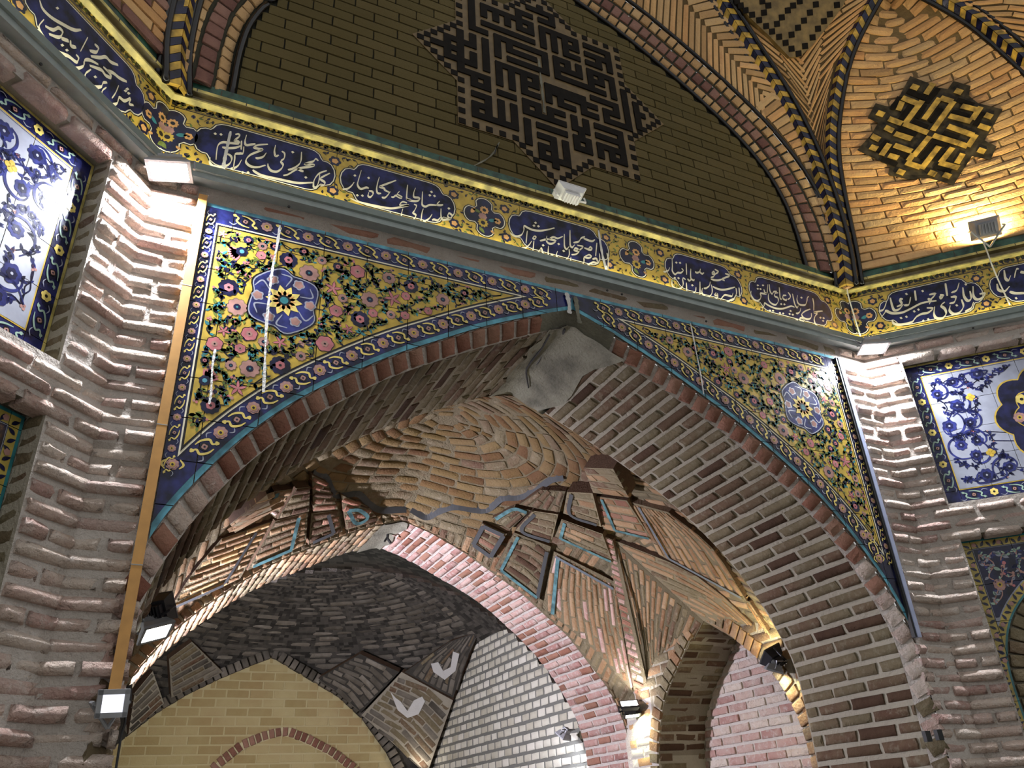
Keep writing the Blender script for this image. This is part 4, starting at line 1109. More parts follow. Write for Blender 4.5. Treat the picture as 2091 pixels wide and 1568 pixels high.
def flower(P, c, r, kind, rot=None):
    rot = random.uniform(0, 6) if rot is None else rot
    if kind == 'blue':       # dark rosette, rose heart
        P.rosette(c, r, 10, 'navy', 1, .18, rot); P.rosette(c, r * .46, 6, 'rose', 2, .2, rot); P.disc(c, r * .14, 'black_glaze', 3, 8)
    elif kind == 'pink':     # rose petals, dark heart
        P.rosette(c, r * 1.05, 9, 'brown_glaze', 1, .24, rot); P.rosette(c, r * .96, 9, 'mauve', 2, .26, rot); P.disc(c, r * .36, 'navy', 3, 9); P.disc(c, r * .12, 'teal', 4, 6)
    elif kind == 'rose':
        P.rosette(c, r * 1.04, 6, 'black_glaze', 1, .2, rot); P.rosette(c, r * .95, 6, 'rose', 2, .22, rot); P.rosette(c, r * .4, 6, 'mauve', 3, .3, rot); P.disc(c, r * .13, 'black_glaze', 4, 6)
    elif kind == 'lily':
        for k in range(5):
            a = rot + k * 2 * math.pi / 5; P.leaf(c, a, r * 1.25, r * .5, 'black_glaze', 1, .1); P.leaf(c, a, r * 1.18, r * .38, 'rose', 2, .1)
        P.disc(c, r * .16, 'mauve', 3, 6)
    elif kind == 'carnation':
        for k in range(7):
            a = rot - .9 + k * .3; P.leaf(c, a, r * 1.2, r * .5, 'rose', 1, 0)
        P.rosette((c[0] - r * .3 * math.cos(rot), c[1] - r * .3 * math.sin(rot)), r * .6, 7, 'navy', 2, .2, rot); P.disc((c[0] - r * .3 * math.cos(rot), c[1] - r * .3 * math.sin(rot)), r * .25, 'turquoise', 3, 8)
    elif kind == 'border':
        P.rosette(c, r, 8, 'mauve', 1, .2, rot); P.rosette(c, r * .8, 8, 'white_glaze', 2, .5, rot); P.rosette(c, r * .72, 8, 'mauve', 3, .2, rot); P.disc(c, r * .42, 'yellow', 4, 9); P.disc(c, r * .2, 'black_glaze', 5, 7)
    elif kind == 'yellow':
        P.rosette(c, r, 6, 'yellow_pale', 1, .3, rot); P.disc(c, r * .3, 'black_glaze', 2, 8)
    elif kind == 'bluewhite':
        P.rosette(c, r, random.choice((6, 8, 9)), 'cobalt', 1, .28, rot); P.rosette(c, r * .55, 6, 'navy', 2, .3, rot); P.disc(c, r * .15, 'white_glaze', 3, 6)
def border_run(P, path, w, period=.20, mats=('yellow_pale', 'white_glaze'), fl='border', phase=0.0):
    """running border: rosettes, and between them a pair of cream scrolls round a small bud"""
    f, L = curve_at(path)
    def at(s, o):
        s = max(0.0, min(L, s)); p = f(s); t = f(min(L, s + .01)) - f(max(0, s - .01)); t /= np.linalg.norm(t) + 1e-9
        return (p[0] - t[1] * o, p[1] + t[0] * o)
    n = max(1, round(L / period)); per = L / n
    for k in range(n + 1):
        s0 = (k + phase) * per
        if .1 * w < s0 < L - .1 * w: flower(P, at(s0, 0), w * .36, fl, k * .4)
        if s0 + per * .5 < L:
            c = at(s0 + per * .5, 0)
            P.rosette(c, w * .24, 4, 'black_glaze', 1, .2, .4); P.rosette(c, w * .16, 4, 'mauve', 2, .35, .4); P.disc(c, w * .06, 'navy', 3, 6)
            for sg in (-1, 1):
                P.ribbon([at(s0 + per * (.5 - .30 * sg), .34 * w * sg), at(s0 + per * (.5 - .17 * sg), .18 * w * sg), at(s0 + per * (.5 - .20 * sg), -.10 * w * sg), at(s0 + per * (.5 - .06 * sg), -.34 * w * sg), at(s0 + per * (.5 + .10 * sg), -.40 * w * sg)], w * .13, mats[0], 1)
                q = at(s0 + per * (.5 - .25 * sg), .30 * w * sg); P.rosette(q, w * .12, 3, mats[0], 2, .4, k)
                P.ribbon([at(s0 + per * (.5 - .36 * sg), -.30 * w * sg), at(s0 + per * (.5 - .27 * sg), -.42 * w * sg), at(s0 + per * (.5 - .19 * sg), -.28 * w * sg)], w * .07, mats[1], 1)
def vine_fill(P, poly, taken, n, rmin, kinds, seed, leafs=('leaf_green', 'teal', 'leaf_green', 'navy'), vine='black_glaze', lsize=.022):
    """small flowers, buds, leaves and thin stems between the big flowers"""
    r = random.Random(seed); st = random.getstate(); random.seed(seed)
    us = [p[0] for p in poly]; vs = [p[1] for p in poly]
    pts = list(taken)
    tries = 0
    new = []
    while len(new) < n and tries < n * 60:
        tries += 1
        p = (r.uniform(min(us), max(us)), r.uniform(min(vs), max(vs))); q = r.choice((rmin, rmin * .7, rmin * .5))
        if not inside(p, poly) or dist_edge(p, poly) < q * 1.1: continue
        if any((p[0] - a) ** 2 + (p[1] - b) ** 2 < (q + c * .98) ** 2 for a, b, c in pts): continue
        pts.append((p[0], p[1], q)); new.append((p[0], p[1], q))
    for (a, b, q) in new:
        k = r.random()
        if q > rmin * .9: flower(P, (a, b), q * .9, r.choice(kinds))
        elif k < .30:
            for t in range(3): P.disc((a + q * .5 * math.cos(t * 2.1 + k * 9), b + q * .5 * math.sin(t * 2.1 + k * 9)), q * .42, r.choice(('mauve', 'rose', 'navy')), 1, 9)
        else:
            for t in range(r.choice((1, 2, 3))): P.leaf((a, b), r.uniform(0, 6.28), q * 1.5, q * .8, r.choice(leafs), 1, r.uniform(-.25, .25))
    big = [t for t in pts]
    for i, (a, b, q) in enumerate(big):
        near = sorted(big, key=lambda t: (t[0] - a) ** 2 + (t[1] - b) ** 2)[1:4]
        for (c, d, e) in near[:2]:
            mx, my = (a + c) / 2 + r.uniform(-.3, .3) * (d - b), (b + d) / 2 + r.uniform(-.3, .3) * (c - a)
            if inside((mx, my), poly) and dist_edge((mx, my), poly) > .008:
                P.ribbon([(a, b), (mx, my), (c, d)], .0055, vine, 0, False, 7)
                for w in range(2):
                    t = r.uniform(.3, .7); lx, ly = (1 - t) * a + t * c, (1 - t) * b + t * d
                    if dist_edge((lx, ly), poly) > lsize: P.leaf((lx + (mx - lx) * .5, ly + (my - ly) * .5), r.uniform(0, 6.28), lsize * r.uniform(.7, 1.2), lsize * .5, r.choice(leafs), 1, r.uniform(-.3, .3))
    random.setstate(st)

# ---- spandrels beside the great arch
def arch_half(side, off):
    """outline of the arch edge on one side, moved outwards; foot first"""
    P = np.array([(x, z) for x, z in T_H]); P = offset2(P, off)
    P = np.array([(XT + side * x, z) for x, z in P])
    return P[::-1]
ZT = 3.944
def spandrel(side, name, label, uedge, flowers, medal, seed):
    F = MAINF
    def zone(uo, zt, off):
        """polygon between the outer edge, the top line and the arch"""
        A = arch_half(side, off); A = [tuple(p) for p in A if p[1] < zt - .002 and (side * p[0] < side * uo - .001) and side * (p[0] - XT) > -0.0005]
        # where the edge meets the arch
        full_ = arch_half(side, off); lim = side * uo
        foot = None
        for p, q in zip(full_[:-1], full_[1:]):
            if (side * p[0] - lim) * (side * q[0] - lim) < 0:
                t = (lim - side * p[0]) / (side * q[0] - side * p[0]); foot = (uo, p[1] + (q[1] - p[1]) * t)
        top = None
        for p, q in zip(full_[:-1], full_[1:]):
            if (p[1] - zt) * (q[1] - zt) < 0:
                t = (zt - p[1]) / (q[1] - p[1]); top = (p[0] + (q[0] - p[0]) * t, zt)
        poly = [(uo, zt)]
        poly.append(foot if foot else (uo, full_[0][1]))
        poly += A
        poly.append(top if top else (XT, zt))
        if side > 0: poly = poly[::-1]
        return poly
    outer = zone(uedge, ZT, .004); blue = zone(uedge, ZT - .022, .026); b1 = .045 if side < 0 else .05
    white = zone(uedge - side * b1, ZT - .100, .108); black = zone(uedge - side * (b1 + .006), ZT - .107, .115); field = zone(uedge - side * (b1 + .014), ZT - .115, .123)
    root = empty(name, F.p(uedge, 2.4, 0)); tag(root, label, 'tile panel', 'spandrel tile panels')
    # later zones lie on the earlier ones, a fraction prouder
    for poly, mat, dd in ((outer, 'turquoise', .008), (blue, 'navy', .0100), (white, 'cream', .0112), (black, 'black_glaze', .0118), (field, 'yellow', .0124)):
        pass
    us = [p[0] for p in outer]; vs = [p[1] for p in outer]
    du = .1915; cnt = 0
    uo = -1.668 if side < 0 else .125
    nu = range(math.floor((min(us) - uo) / du), math.ceil((max(us) - uo) / du)); nv = range(math.floor((min(vs) - 3.777) / .166) - 1, 3)
    for i in nu:
        for j in nv:
            g = .0035
            a, b = uo + i * du + g / 2, uo + (i + 1) * du - g / 2; c, e = 3.777 + j * .166 + g / 2, 3.777 + (j + 1) * .166 - g / 2
            cell = [(a, c), (b, c), (b, e), (a, e)]; m = MB(); tl = random.uniform(-.0025, .0025); td = random.uniform(-.0002, .0002)
            for poly, mat, dd in ((outer, 'turquoise', .008), (blue, 'navy' if side > 0 else 'cobalt_deep', .0100), (white, 'cream', .0112), (black, 'black_glaze', .0118), (field, 'yellow', .0124)):  # left border takes a brighter blue, the lamp's light put into the colour
                q = clip_convex(poly, cell)
                if len(q) < 3 or area(q) < 3e-5: continue
                k = m.mi(mat); bse = len(m.v); n = len(q)
                m.v += [tuple(F.p(u, v, dd + td + (u - (a + b) / 2) * tl)) for u, v in q] + [tuple(F.p(u, v, 0)) for u, v in q]
                m.f.append(tuple(range(bse, bse + n))); m.m.append(k)
                for s in range(n):
                    t = (s + 1) % n; m.f.append((bse + s, bse + t, bse + n + t, bse + n + s)); m.m.append(m.mi('grout_dark'))
            if m.f: m.build('tile', root); cnt += 1
    P = Paint(F, .0130)
    taken = [(medal[0], medal[1], .15)]
    # medallion: lobed navy star with a yellow lotus
    mc = medal
    for rr, mat, lay in ((.168, 'black_glaze', 1), (.160, 'white_glaze', 2), (.154, 'cobalt', 3)):
        pts = []
        for k in range(60):
            a = 2 * math.pi * k / 60; q = rr * (.80 + .16 * abs(math.cos(2 * a)) + .10 * abs(math.cos(3 * a)) ** 3)
            pts.append((mc[0] + q * math.cos(a + .6) * .92, mc[1] + q * math.sin(a + .6)))
        P.poly(pts, mat, lay)
    for k in range(6):
        a = k * math.pi / 3; P.rosette((mc[0] + .105 * math.cos(a), mc[1] + .105 * math.sin(a)), .026, 5, 'white_glaze', 4, .4, a); P.rosette((mc[0] + .105 * math.cos(a), mc[1] + .105 * math.sin(a)), .019, 5, 'mauve', 5, .3, a)
        P.ribbon([(mc[0] + .07 * math.cos(a + .5), mc[1] + .07 * math.sin(a + .5)), (mc[0] + .12 * math.cos(a + .35), mc[1] + .12 * math.sin(a + .35)), (mc[0] + .13 * math.cos(a + .7), mc[1] + .13 * math.sin(a + .7))], .007, 'white_glaze', 4)
    for k in range(10):
        a = 2 * math.pi * k / 10; P.leaf(mc, a, .075, .036, 'yellow_pale', 6, .0); P.leaf((mc[0] + .02 * math.cos(a), mc[1] + .02 * math.sin(a)), a, .03, .008, 'peach', 7, 0)
    P.disc(mc, .026, 'black_glaze', 8); P.disc(mc, .017, 'teal', 9)
    for (u, v, r, k) in flowers:
        if inside((u, v), field) and dist_edge((u, v), field) > r * .7: flower(P, (u, v), r, k); taken.append((u, v, r * 1.02))
    vine_fill(P, field, taken, 1100, .025, ['pink', 'rose', 'blue', 'lily', 'blue', 'pink'], seed, lsize=.024)
    # borders
    w = .072
    A = [tuple(p) for p in offset2(np.array(arch_half(side, .068)), 0)]
    A = [p for p in A if p[1] < ZT - .07 and side * (p[0] - XT) > .03 and inside(p, blue) and abs(p[0] - uedge) > .04]
    A = A[1:]; border_run(P, A, w, .16)
    border_run(P, [(uedge - side * .022, 2.70 if side < 0 else 2.66), (uedge - side * .022, ZT - .03)], .040 if side < 0 else .044, .125)
    border_run(P, [(XT + side * .09, ZT - .060), (uedge - side * .07, ZT - .060)], .068, .175)
    tips = [(336, 1012, 15), (352, 948, 12), (318, 1068, 9), (372, 900, 10), (305, 1110, 6)] if side < 0 else [(1822, 1196, 9), (1795, 1140, 9), (1838, 1240, 6), (1776, 1095, 8)]
    for x, y, r in tips:
        u, v = F.uv(x, y, .013); q = np.linalg.norm(F.p(u, v) - CAM) / FPX
        if not inside((u, v), blue) or inside((u, v), white) or dist_edge((u, v), blue) < r * q * .8: continue
        flower(P, (u, v), r * q, 'border')
        for k in range(2): P.ribbon([(u + side * -.0 + .028 * math.cos(k * 3.1 + r), v + .028 * math.sin(k * 3.1 + r)), (u + .036 * math.cos(k * 3.1 + r + .6), v + .036 * math.sin(k * 3.1 + r + .6)), (u + .03 * math.cos(k * 3.1 + r + 1.3), v + .03 * math.sin(k * 3.1 + r + 1.3))], .008, 'yellow_pale', 1)
    P.build('painted_flowers', root)
    return root, field
glaze('cobalt_deep', C((30, 34, 84)), var=0.4)
def px_fl(lst, F=MAINF, d=.012, s=.0021):
    out = []
    for x, y, r, k in lst:
        u, v = F.uv(x, y, d); q = np.linalg.norm(F.p(u, v) - CAM) / FPX; out.append((u, v, r * q * .95, k))
    return out
FL_L = px_fl([(488, 515, 20, 'carnation'), (589, 531, 19, 'blue'), (467, 587, 21, 'blue'), (455, 478, 9, 'lily'), (536, 503, 10, 'pink'), (484, 627, 21, 'pink'), (509, 682, 17, 'rose'), (438, 702, 17, 'rose'),
    (422, 773, 20, 'carnation'), (510, 753, 21, 'pink'), (572, 746, 22, 'blue'), (485, 793, 16, 'lily'), (430, 828, 20, 'blue'), (631, 558, 21, 'pink'), (680, 589, 16, 'lily'), (686, 635, 15, 'rose'), (663, 702, 20, 'rose'),
    (572, 699, 13, 'lily'), (623, 732, 12, 'rose'), (755, 612, 20, 'pink'), (802, 610, 17, 'lily'), (839, 585, 17, 'blue'), (735, 652, 21, 'blue'), (836, 649, 15, 'blue'), (904, 612, 16, 'pink'), (730, 555, 17, 'rose'),
    (794, 568, 15, 'pink'), (948, 599, 10, 'blue'), (1001, 609, 8, 'pink'), (874, 635, 10, 'rose'), (690, 545, 11, 'blue'), (418, 736, 9, 'blue')])
FL_R = px_fl([(1404, 719, 13, 'pink'), (1456, 722, 13, 'blue'), (1466, 780, 12, 'blue'), (1518, 773, 14, 'pink'), (1592, 773, 14, 'pink'), (1615, 759, 13, 'blue'), (1540, 819, 14, 'blue'), (1572, 820, 9, 'rose'), (1599, 879, 14, 'pink'),
    (1699, 846, 14, 'blue'), (1691, 877, 10, 'blue'), (1655, 940, 16, 'blue'), (1692, 964, 14, 'pink'), (1726, 943, 13, 'lily'), (1722, 1018, 13, 'lily'), (1746, 1034, 12, 'blue'), (1367, 695, 10, 'pink'), (1330, 689, 8, 'pink'),
    (1487, 718, 12, 'rose'), (1482, 752, 11, 'lily'), (1655, 905, 10, 'rose'), (1690, 790, 10, 'rose'), (1560, 745, 9, 'rose')])
spandrel(-1, 'floral_tile_panel', 'yellow floral tile panel left of the great arch with a navy medallion', -1.778, FL_L, MAINF.uv(580, 614, .012), 5)
spandrel(1, 'floral_tile_panel', 'yellow floral tile panel right of the great arch, lamp glare in its corner', 1.732, FL_R, MAINF.uv(1639, 832, .012), 6)
# white plaster run down over the tiles
for pts, w in (([(572, 460), (566, 500), (558, 540), (553, 575), (548, 620), (543, 680), (541, 740), (538, 800)], .012), ([(440, 712), (434, 745), (431, 800), (427, 825)], .010), ([(1157, 597), (1162, 620), (1163, 640)], .026), ([(1410, 660), (1420, 710), (1430, 760), (1437, 805)], .008), ([(1175, 605), (1180, 640), (1184, 660)], .026)):
    P = Paint(MAINF, .0200); Q = [MAINF.uv(x, y, .02) for x, y in pts]; n = len(Q) * 4
    P.ribbon(Q, [w * (.5 + .5 * abs(math.sin(i * 1.7)) + .2 * math.sin(i * .7)) for i in range(n)], 'plaster_white' if w < .02 or pts[0][0] < 1160 else 'plaster_grey', 0, n=n)
    o = P.m.build('plaster_run', wall_center)

# ---- inscription band
BZ0, BZ1 = 4.100, 4.455
LINE0, LINE1 = 4.135, 4.408
def cart_outline(u0, u1, v0=LINE0 + .006, v1=LINE1 - .006, k=1.0):
    """long cartouche with lobed ends"""
    h = (v1 - v0) / 2; vm = (v0 + v1) / 2
    R = [(-.135, 1.0), (-.105, .96), (-.082, .84), (-.070, .66), (-.066, .60), (-.045, .60), (-.022, .50), (-.006, .27), (0, .0), (-.006, -.27), (-.022, -.50), (-.045, -.60), (-.066, -.60), (-.070, -.66), (-.082, -.84), (-.105, -.96), (-.135, -1.0)]
    right = [(u1 + a, vm + h * b) for a, b in R]; left = [(u0 - a, vm + h * b) for a, b in R[::-1]]
    return right[::-1] + left[::-1]
def rosette_outline(uc, vm=(LINE0 + LINE1) / 2, w=.118, h=.128):
    pts = []
    for k in range(4):
        a0 = math.pi / 2 * k
        for t in np.linspace(-.72, .72, 9):
            q = .62 + .38 * math.cos(t / .72 * math.pi / 2) ** .55; pts.append((uc + w * q * math.cos(a0 + t), vm + h * q * math.sin(a0 + t)))
    return pts
def scale_poly(p, d):
    q = offset2(np.array(p + p[:1]), d)[:-1]; q2 = offset2(np.array(p + p[:1]), -d)[:-1]
    A = lambda z: area([tuple(t) for t in z])
    return [tuple(t) for t in (q if (A(q) > A(q2)) == (d > 0) else q2)]
def band(F, name, label, u0, u1, carts, ros, seed):
    root = empty(name, F.p((u0 + u1) / 2, BZ0, 0)); tag(root, label, 'tile band', 'inscription band')
    rect = [(u0, BZ0), (u1, BZ0), (u1, BZ1), (u0, BZ1)]
    tile_field(root, F, [(rect, 'yellow')], u0, u1, BZ0, BZ1, .238, .1775, uo=u0 + .02, vo=BZ0, gap=.003, d=.012)
    P = Paint(F, .0126)
    for v, w, mt in ((LINE1 + .008, .006, 'black_glaze'), (LINE1 + .016, .003, 'black_glaze'), (LINE0 - .006, .005, 'black_glaze'), (LINE0 - .014, .004, 'cream')):
        P.ribbon([(u0 + .005, v), (u1 - .005, v)], w, mt, 0, False, 4)
    # narrow strip of small black sprigs at the top
    u = u0 + .02; k = 0
    while u < u1 - .02:
        c = (u, LINE1 + .032 + .004 * math.sin(k * 2.2)); P.rosette(c, .0125 if k % 3 else .017, 5, 'black_glaze', 1, .35, k)
        P.leaf(c, k * 1.9, .026, .011, 'black_glaze', 1, .3); P.leaf(c, k * 1.9 + 2.6, .024, .010, 'leaf_green', 1, -.3); u += .030; k += 1
    cells = []
    for a, b in carts:
        o = cart_outline(a, b); cells.append(o)
        P.poly(o, 'black_glaze', 1); P.poly(scale_poly(o, -.005), 'cream', 2); P.poly(scale_poly(o, -.010), 'cobalt_band', 3)
    for c in ros:
        o = rosette_outline(c); cells.append(o)
        P.poly(o, 'black_glaze', 1); P.poly(scale_poly(o, -.005), 'cream', 2); P.poly(scale_poly(o, -.010), 'navy', 3)
        vm = (LINE0 + LINE1) / 2
        P.rosette((c, vm + .045), .025, 9, 'peach', 4, .35); P.rosette((c - .01, vm), .024, 8, 'mauve', 4, .3); P.rosette((c - .01, vm - .040), .029, 10, 'yellow', 5, .4); P.disc((c - .01, vm - .040), .012, 'black_glaze', 6)
        P.disc((c, vm + .045), .010, 'black_glaze', 6); P.leaf((c - .075, vm + .005), .9, .05, .022, 'peach', 5); P.rosette((c + .07, vm - .005), .020, 6, 'peach', 5, .3); P.disc((c + .07, vm - .005), .006, 'black_glaze', 6)
        P.leaf((c + .02, vm - .015), .2, .05, .022, 'teal', 5); P.leaf((c - .03, vm - .07), -1.1, .045, .022, 'leaf_green', 5); P.leaf((c + .03, vm - .075), -.8, .03, .014, 'peach', 5); P.leaf((c - .02, vm + .02), 2.7, .05, .02, 'leaf_green', 5)
    r = random.Random(seed)
    # flowers in the yellow corners between cartouches
    marks = sorted([a for a, b in carts] + [b for a, b in carts] + [c for c in ros])
    taken = []
    for a, b in carts:
        for e in (a, b):
            for v in (LINE0 + .045, LINE1 - .045):
                for du in (-.012, .03, -.05):
                    p = (e + du, v)
                    if u0 + .03 < p[0] < u1 - .03 and not any(inside(p, o) or dist_edge(p, o) < .022 for o in cells) and not any((p[0] - t[0]) ** 2 + (p[1] - t[1]) ** 2 < .0026 for t in taken):
                        P.rosette(p, .030, 6, 'navy', 1, .35, r.uniform(0, 3)); P.rosette(p, .016, 5, 'peach', 2, .3); taken.append(p)
    for k in range(2600):
        p = (r.uniform(u0 + .01, u1 - .01), r.uniform(LINE0 + .004, LINE1 - .004))
        if any(inside(p, o) or dist_edge(p, o) < .013 for o in cells) or any((p[0] - t[0]) ** 2 + (p[1] - t[1]) ** 2 < (.036 if len(t) == 2 else .019) ** 2 for t in taken): continue
        taken.append((p[0], p[1], 1)); P.leaf(p, r.uniform(0, 6.28), .021, .011, r.choice(('black_glaze', 'leaf_green', 'navy')), 1, r.uniform(-.3, .3)); P.ribbon([p, (p[0] + r.uniform(-.02, .02), p[1] + r.uniform(-.02, .02))], .003, 'black_glaze', 0, False, 4)
    P.build('painted_ornament', root)
    return root
glaze('cobalt_band', C((28, 32, 78)), var=0.45, rough=0.35, spec=0.3)
band_m = band(MAINF, 'inscription_band', 'yellow tile band above the great arch with five navy verse cartouches', -1.995, 1.995, [(-1.885, -1.256), (-1.246, -.661), (-.383, .222), (.573, 1.123), (1.165, 1.825)], [-.51, .395, -1.999 + .03, 1.96], 21)
band_r = band(RIGHTF, 'inscription_band', 'yellow tile band on the right wall with navy verse cartouches', .004, 1.68, [(.155, .745), (.775, 1.38)], [.03, 1.55], 22)
band_l = band(LEFTF, 'inscription_band', 'yellow tile band on the left wall with a navy verse cartouche', .004, 1.68, [(.12, .72), (.76, 1.36)], [.03, 1.55], 23)

# ---- white and blue panels on the short walls
def upper_panel(F, name, label, seed):
    random.seed(seed)
    u0, u1, v0, v1 = .200, SIDE - .200, 3.03, 3.92
    root = empty(name, F.p((u0 + u1) / 2, v0, -.09)); tag(root, label, 'tile panel', 'white tile panels')
    rect = lambda e: [(u0 + e, v0 + e), (u1 - e, v0 + e), (u1 - e, v1 - e), (u0 + e, v1 - e)]
    dd = -.085
    for i, (poly, mat) in enumerate(((rect(0), 'gold_edge'), (rect(.012), 'cobalt_deep'), (rect(.083), 'yellow'), (rect(.090), 'white_glaze'))):
        tile_field(root, F, [(poly, mat)], u0, u1, v0, v1, .167, .178, uo=u0 + .083, vo=v0 + .083, d=dd + i * .0006, gap=.0025)
    P = Paint(F, dd + .0024)
    e = .048; w = .060
    loop = [(u0 + e, v0 + e), (u1 - e, v0 + e), (u1 - e, v1 - e), (u0 + e, v1 - e)]
    for a, b in zip(loop, loop[1:] + loop[:1]): border_run(P, [a, b], w, .21, ('leaf_pale', 'white_glaze'), 'yellow')
    um, vm = (u0 + u1) / 2, (v0 + v1) / 2
    field = rect(.10)
    # lobed medallion in the middle
    for rr, mat, lay in ((.300, 'yellow', 1), (.290, 'navy', 2), (.19, 'yellow', 3), (.182, 'cobalt_deep', 4)):
        P.poly([(um + rr * (.84 + .16 * abs(math.cos(4 * a))) * math.cos(a) * .92, vm + rr * (.84 + .16 * abs(math.cos(4 * a))) * math.sin(a)) for a in np.linspace(0, 2 * math.pi, 65)[:-1]], mat, lay)
    for k in range(8): flower(Paint_shift(P, 5), (um + .15 * math.cos(k * .785), vm + .15 * math.sin(k * .785)), .032, 'yellow' if k % 2 else 'border')
    taken = [(um, vm, .33)]
    for x, y in ((u0 + .30, v0 + .27), (u0 + .30, v1 - .27), (u1 - .3, v0 + .27), (u1 - .3, v1 - .27)):
        for k in range(4): P.disc((x + .013 * math.cos(k * 1.57), y + .013 * math.sin(k * 1.57)), .012, 'yellow', 2)
        taken.append((x, y, .02))
    # scrolls with flowers
    for k in range(24):
        for _ in range(40):
            p = (random.uniform(u0 + .13, u1 - .13), random.uniform(v0 + .13, v1 - .13)); r = random.choice((.045, .040, .034))
            if all((p[0] - a) ** 2 + (p[1] - b) ** 2 > (r * 1.35 + c) ** 2 for a, b, c in taken):
                flower(P, p, r, 'bluewhite'); taken.append((p[0], p[1], r * 1.25))
                a0 = random.uniform(0, 6.28)
                sp = [(p[0] + (r + .010 * t) * math.cos(a0 + t * .7), p[1] + (r + .010 * t) * math.sin(a0 + t * .7)) for t in range(7)]
                sp = [q for q in sp if inside(q, field)]
                if len(sp) > 3: P.ribbon(sp, .012, 'cobalt', 1)
                break
    vine_fill(P, field, taken, 90, .020, ['bluewhite'], seed, ('cobalt', 'navy', 'cobalt'), 'navy', .026)
    P.build('painted_flowers', root)
class Paint_shift:
    def __init__(s, P, k): s.P, s.k = P, k
    def poly(s, pts, mat, lay=0): s.P.poly(pts, mat, lay + s.k)
    def disc(s, c, r, mat, lay=0, n=12): s.P.disc(c, r, mat, lay + s.k, n)
    def rosette(s, c, r, n, mat, lay=0, depth=.22, rot=0.0, sq=1.0): s.P.rosette(c, r, n, mat, lay + s.k, depth, rot, sq)
    def leaf(s, p, ang, L, W, mat, lay=0, bend=.15): s.P.leaf(p, ang, L, W, mat, lay + s.k, bend)
glaze('leaf_pale', C((150, 176, 160)), var=0.15)
upper_panel(LEFTF, 'white_tile_panel', 'white tile panel with blue flowers set in the left wall', 41)
upper_panel(RIGHTF, 'white_tile_panel', 'white tile panel with blue flowers set in the right wall', 42)
def lower_panel(F, name, label, seed):
    random.seed(seed)
    u0, u1, v1 = .200, SIDE - .200, 2.835
    um = (u0 + u1) / 2
    half = spline([(0, 2.72), (.14, 2.685), (.30, 2.60), (.44, 2.49), (.53, 2.38), (.585, 2.24), (.60, 2.10), (.60, 1.9)], 26)
    A0 = [(um - x, z) for x, z in half[::-1]] + [(um + x, z) for x, z in half[1:]]
    root = empty(name, F.p(um, 2.0, -.09)); tag(root, label, 'tile panel', 'navy spandrel panels')
    def zone(e, off):
        A = [tuple(p) for p in offset2(np.array(A0), off)]
        A2 = [tuple(p) for p in offset2(np.array(A0), -off)]
        A = A if A[len(A) // 2][1] > A2[len(A2) // 2][1] else A2
        out = []
        for sgn in (-1, 1):
            ue = u0 + e if sgn < 0 else u1 - e
            pts = [p for p in A if (p[0] - um) * sgn >= 0 and sgn * (ue - p[0]) > 0.0 and p[1] < v1 - e]
            if sgn < 0: out.append([(ue, v1 - e), (ue, pts[0][1])] + pts + [(um, v1 - e)])
            else: out.append(([(um, v1 - e)] + pts + [(ue, pts[-1][1]), (ue, v1 - e)]))
        return out
    dd = -.088
    fields = None
    for i, (e, off, mat) in enumerate(((0, .012, 'teal'), (.012, .022, 'yellow_dull'), (.048, .058, 'white_glaze'), (.054, .064, 'navy'))):
        Z = zone(e, off); fields = Z
        tile_field(root, F, [(z, mat) for z in Z], u0, u1, 1.9, v1, .19, .19, uo=u0 + .05, vo=v1 - .05 - .19 * 5, d=dd + i * .0006, gap=.0025)
    P = Paint(F, dd + .0024)
    Am = [tuple(p) for p in offset2(np.array(A0), .042)]; Am2 = [tuple(p) for p in offset2(np.array(A0), -.042)]
    Am = Am if Am[13][1] + Am[25][1] > Am2[13][1] + Am2[25][1] else Am2
    for path in ([(u0 + .031, 2.2), (u0 + .031, v1 - .03)], [(u0 + .05, v1 - .031), (u1 - .05, v1 - .031)], [(u1 - .031, v1 - .03), (u1 - .031, 2.2)], Am):
        f, L = curve_at(path); n = int(L / .030)
        for k in range(n):
            p = f(L * (k + .5) / n); q = f(min(L, L * (k + 1.1) / n)); a = math.atan2(q[1] - p[1], q[0] - p[0]); s = 1 if k % 2 else -1
            P.leaf((p[0] + .010 * s * math.sin(a), p[1] - .010 * s * math.cos(a)), a + .8 * s, .034, .014, 'navy', 1, .2 * s)
            if k % 4 == 0: P.rosette(p, .012, 5, 'mauve', 2, .3)
    for z in fields:
        vine_fill(P, z, [], 160, .034, ['yellow', 'border'], seed, ('white_glaze', 'leaf_pale', 'cobalt'), 'mauve', .020); seed += 1
    P.build('painted_flowers', root)
    # brick arch under the tiles and the dark opening
    bkp = Bricks(wall_left if F is LEFTF else wall_right, name='arch_brick', rest='arch_brickwork')
    f, L = curve_at(A0); n = int(L / .068)
    for k in range(n):
        a, b = f(L * k / n), f(L * (k + 1) / n); t = b - a; nr = np.array([-t[1], t[0]]) / (np.linalg.norm(t) + 1e-9)
        c = (a + b) / 2; inn = np.array([um, 2.2]) - c; nr = nr if nr @ inn > 0 else -nr; c = c + nr * .035
        bkp.add(F.p(c[0], c[1], -.085), F.U * t[0] + F.V * t[1], F.N, np.linalg.norm(t) * .8, .085, .03, 'brick_soffit')
    bkp.done()
glaze('yellow_dull', C((176, 156, 78)), var=0.15)
lower_panel(LEFTF, 'arched_tile_panel', 'navy floral tile panel with arched lower edge in the left wall', 51)
lower_panel(RIGHTF, 'arched_tile_panel', 'navy floral tile panel with arched lower edge in the right wall', 52)
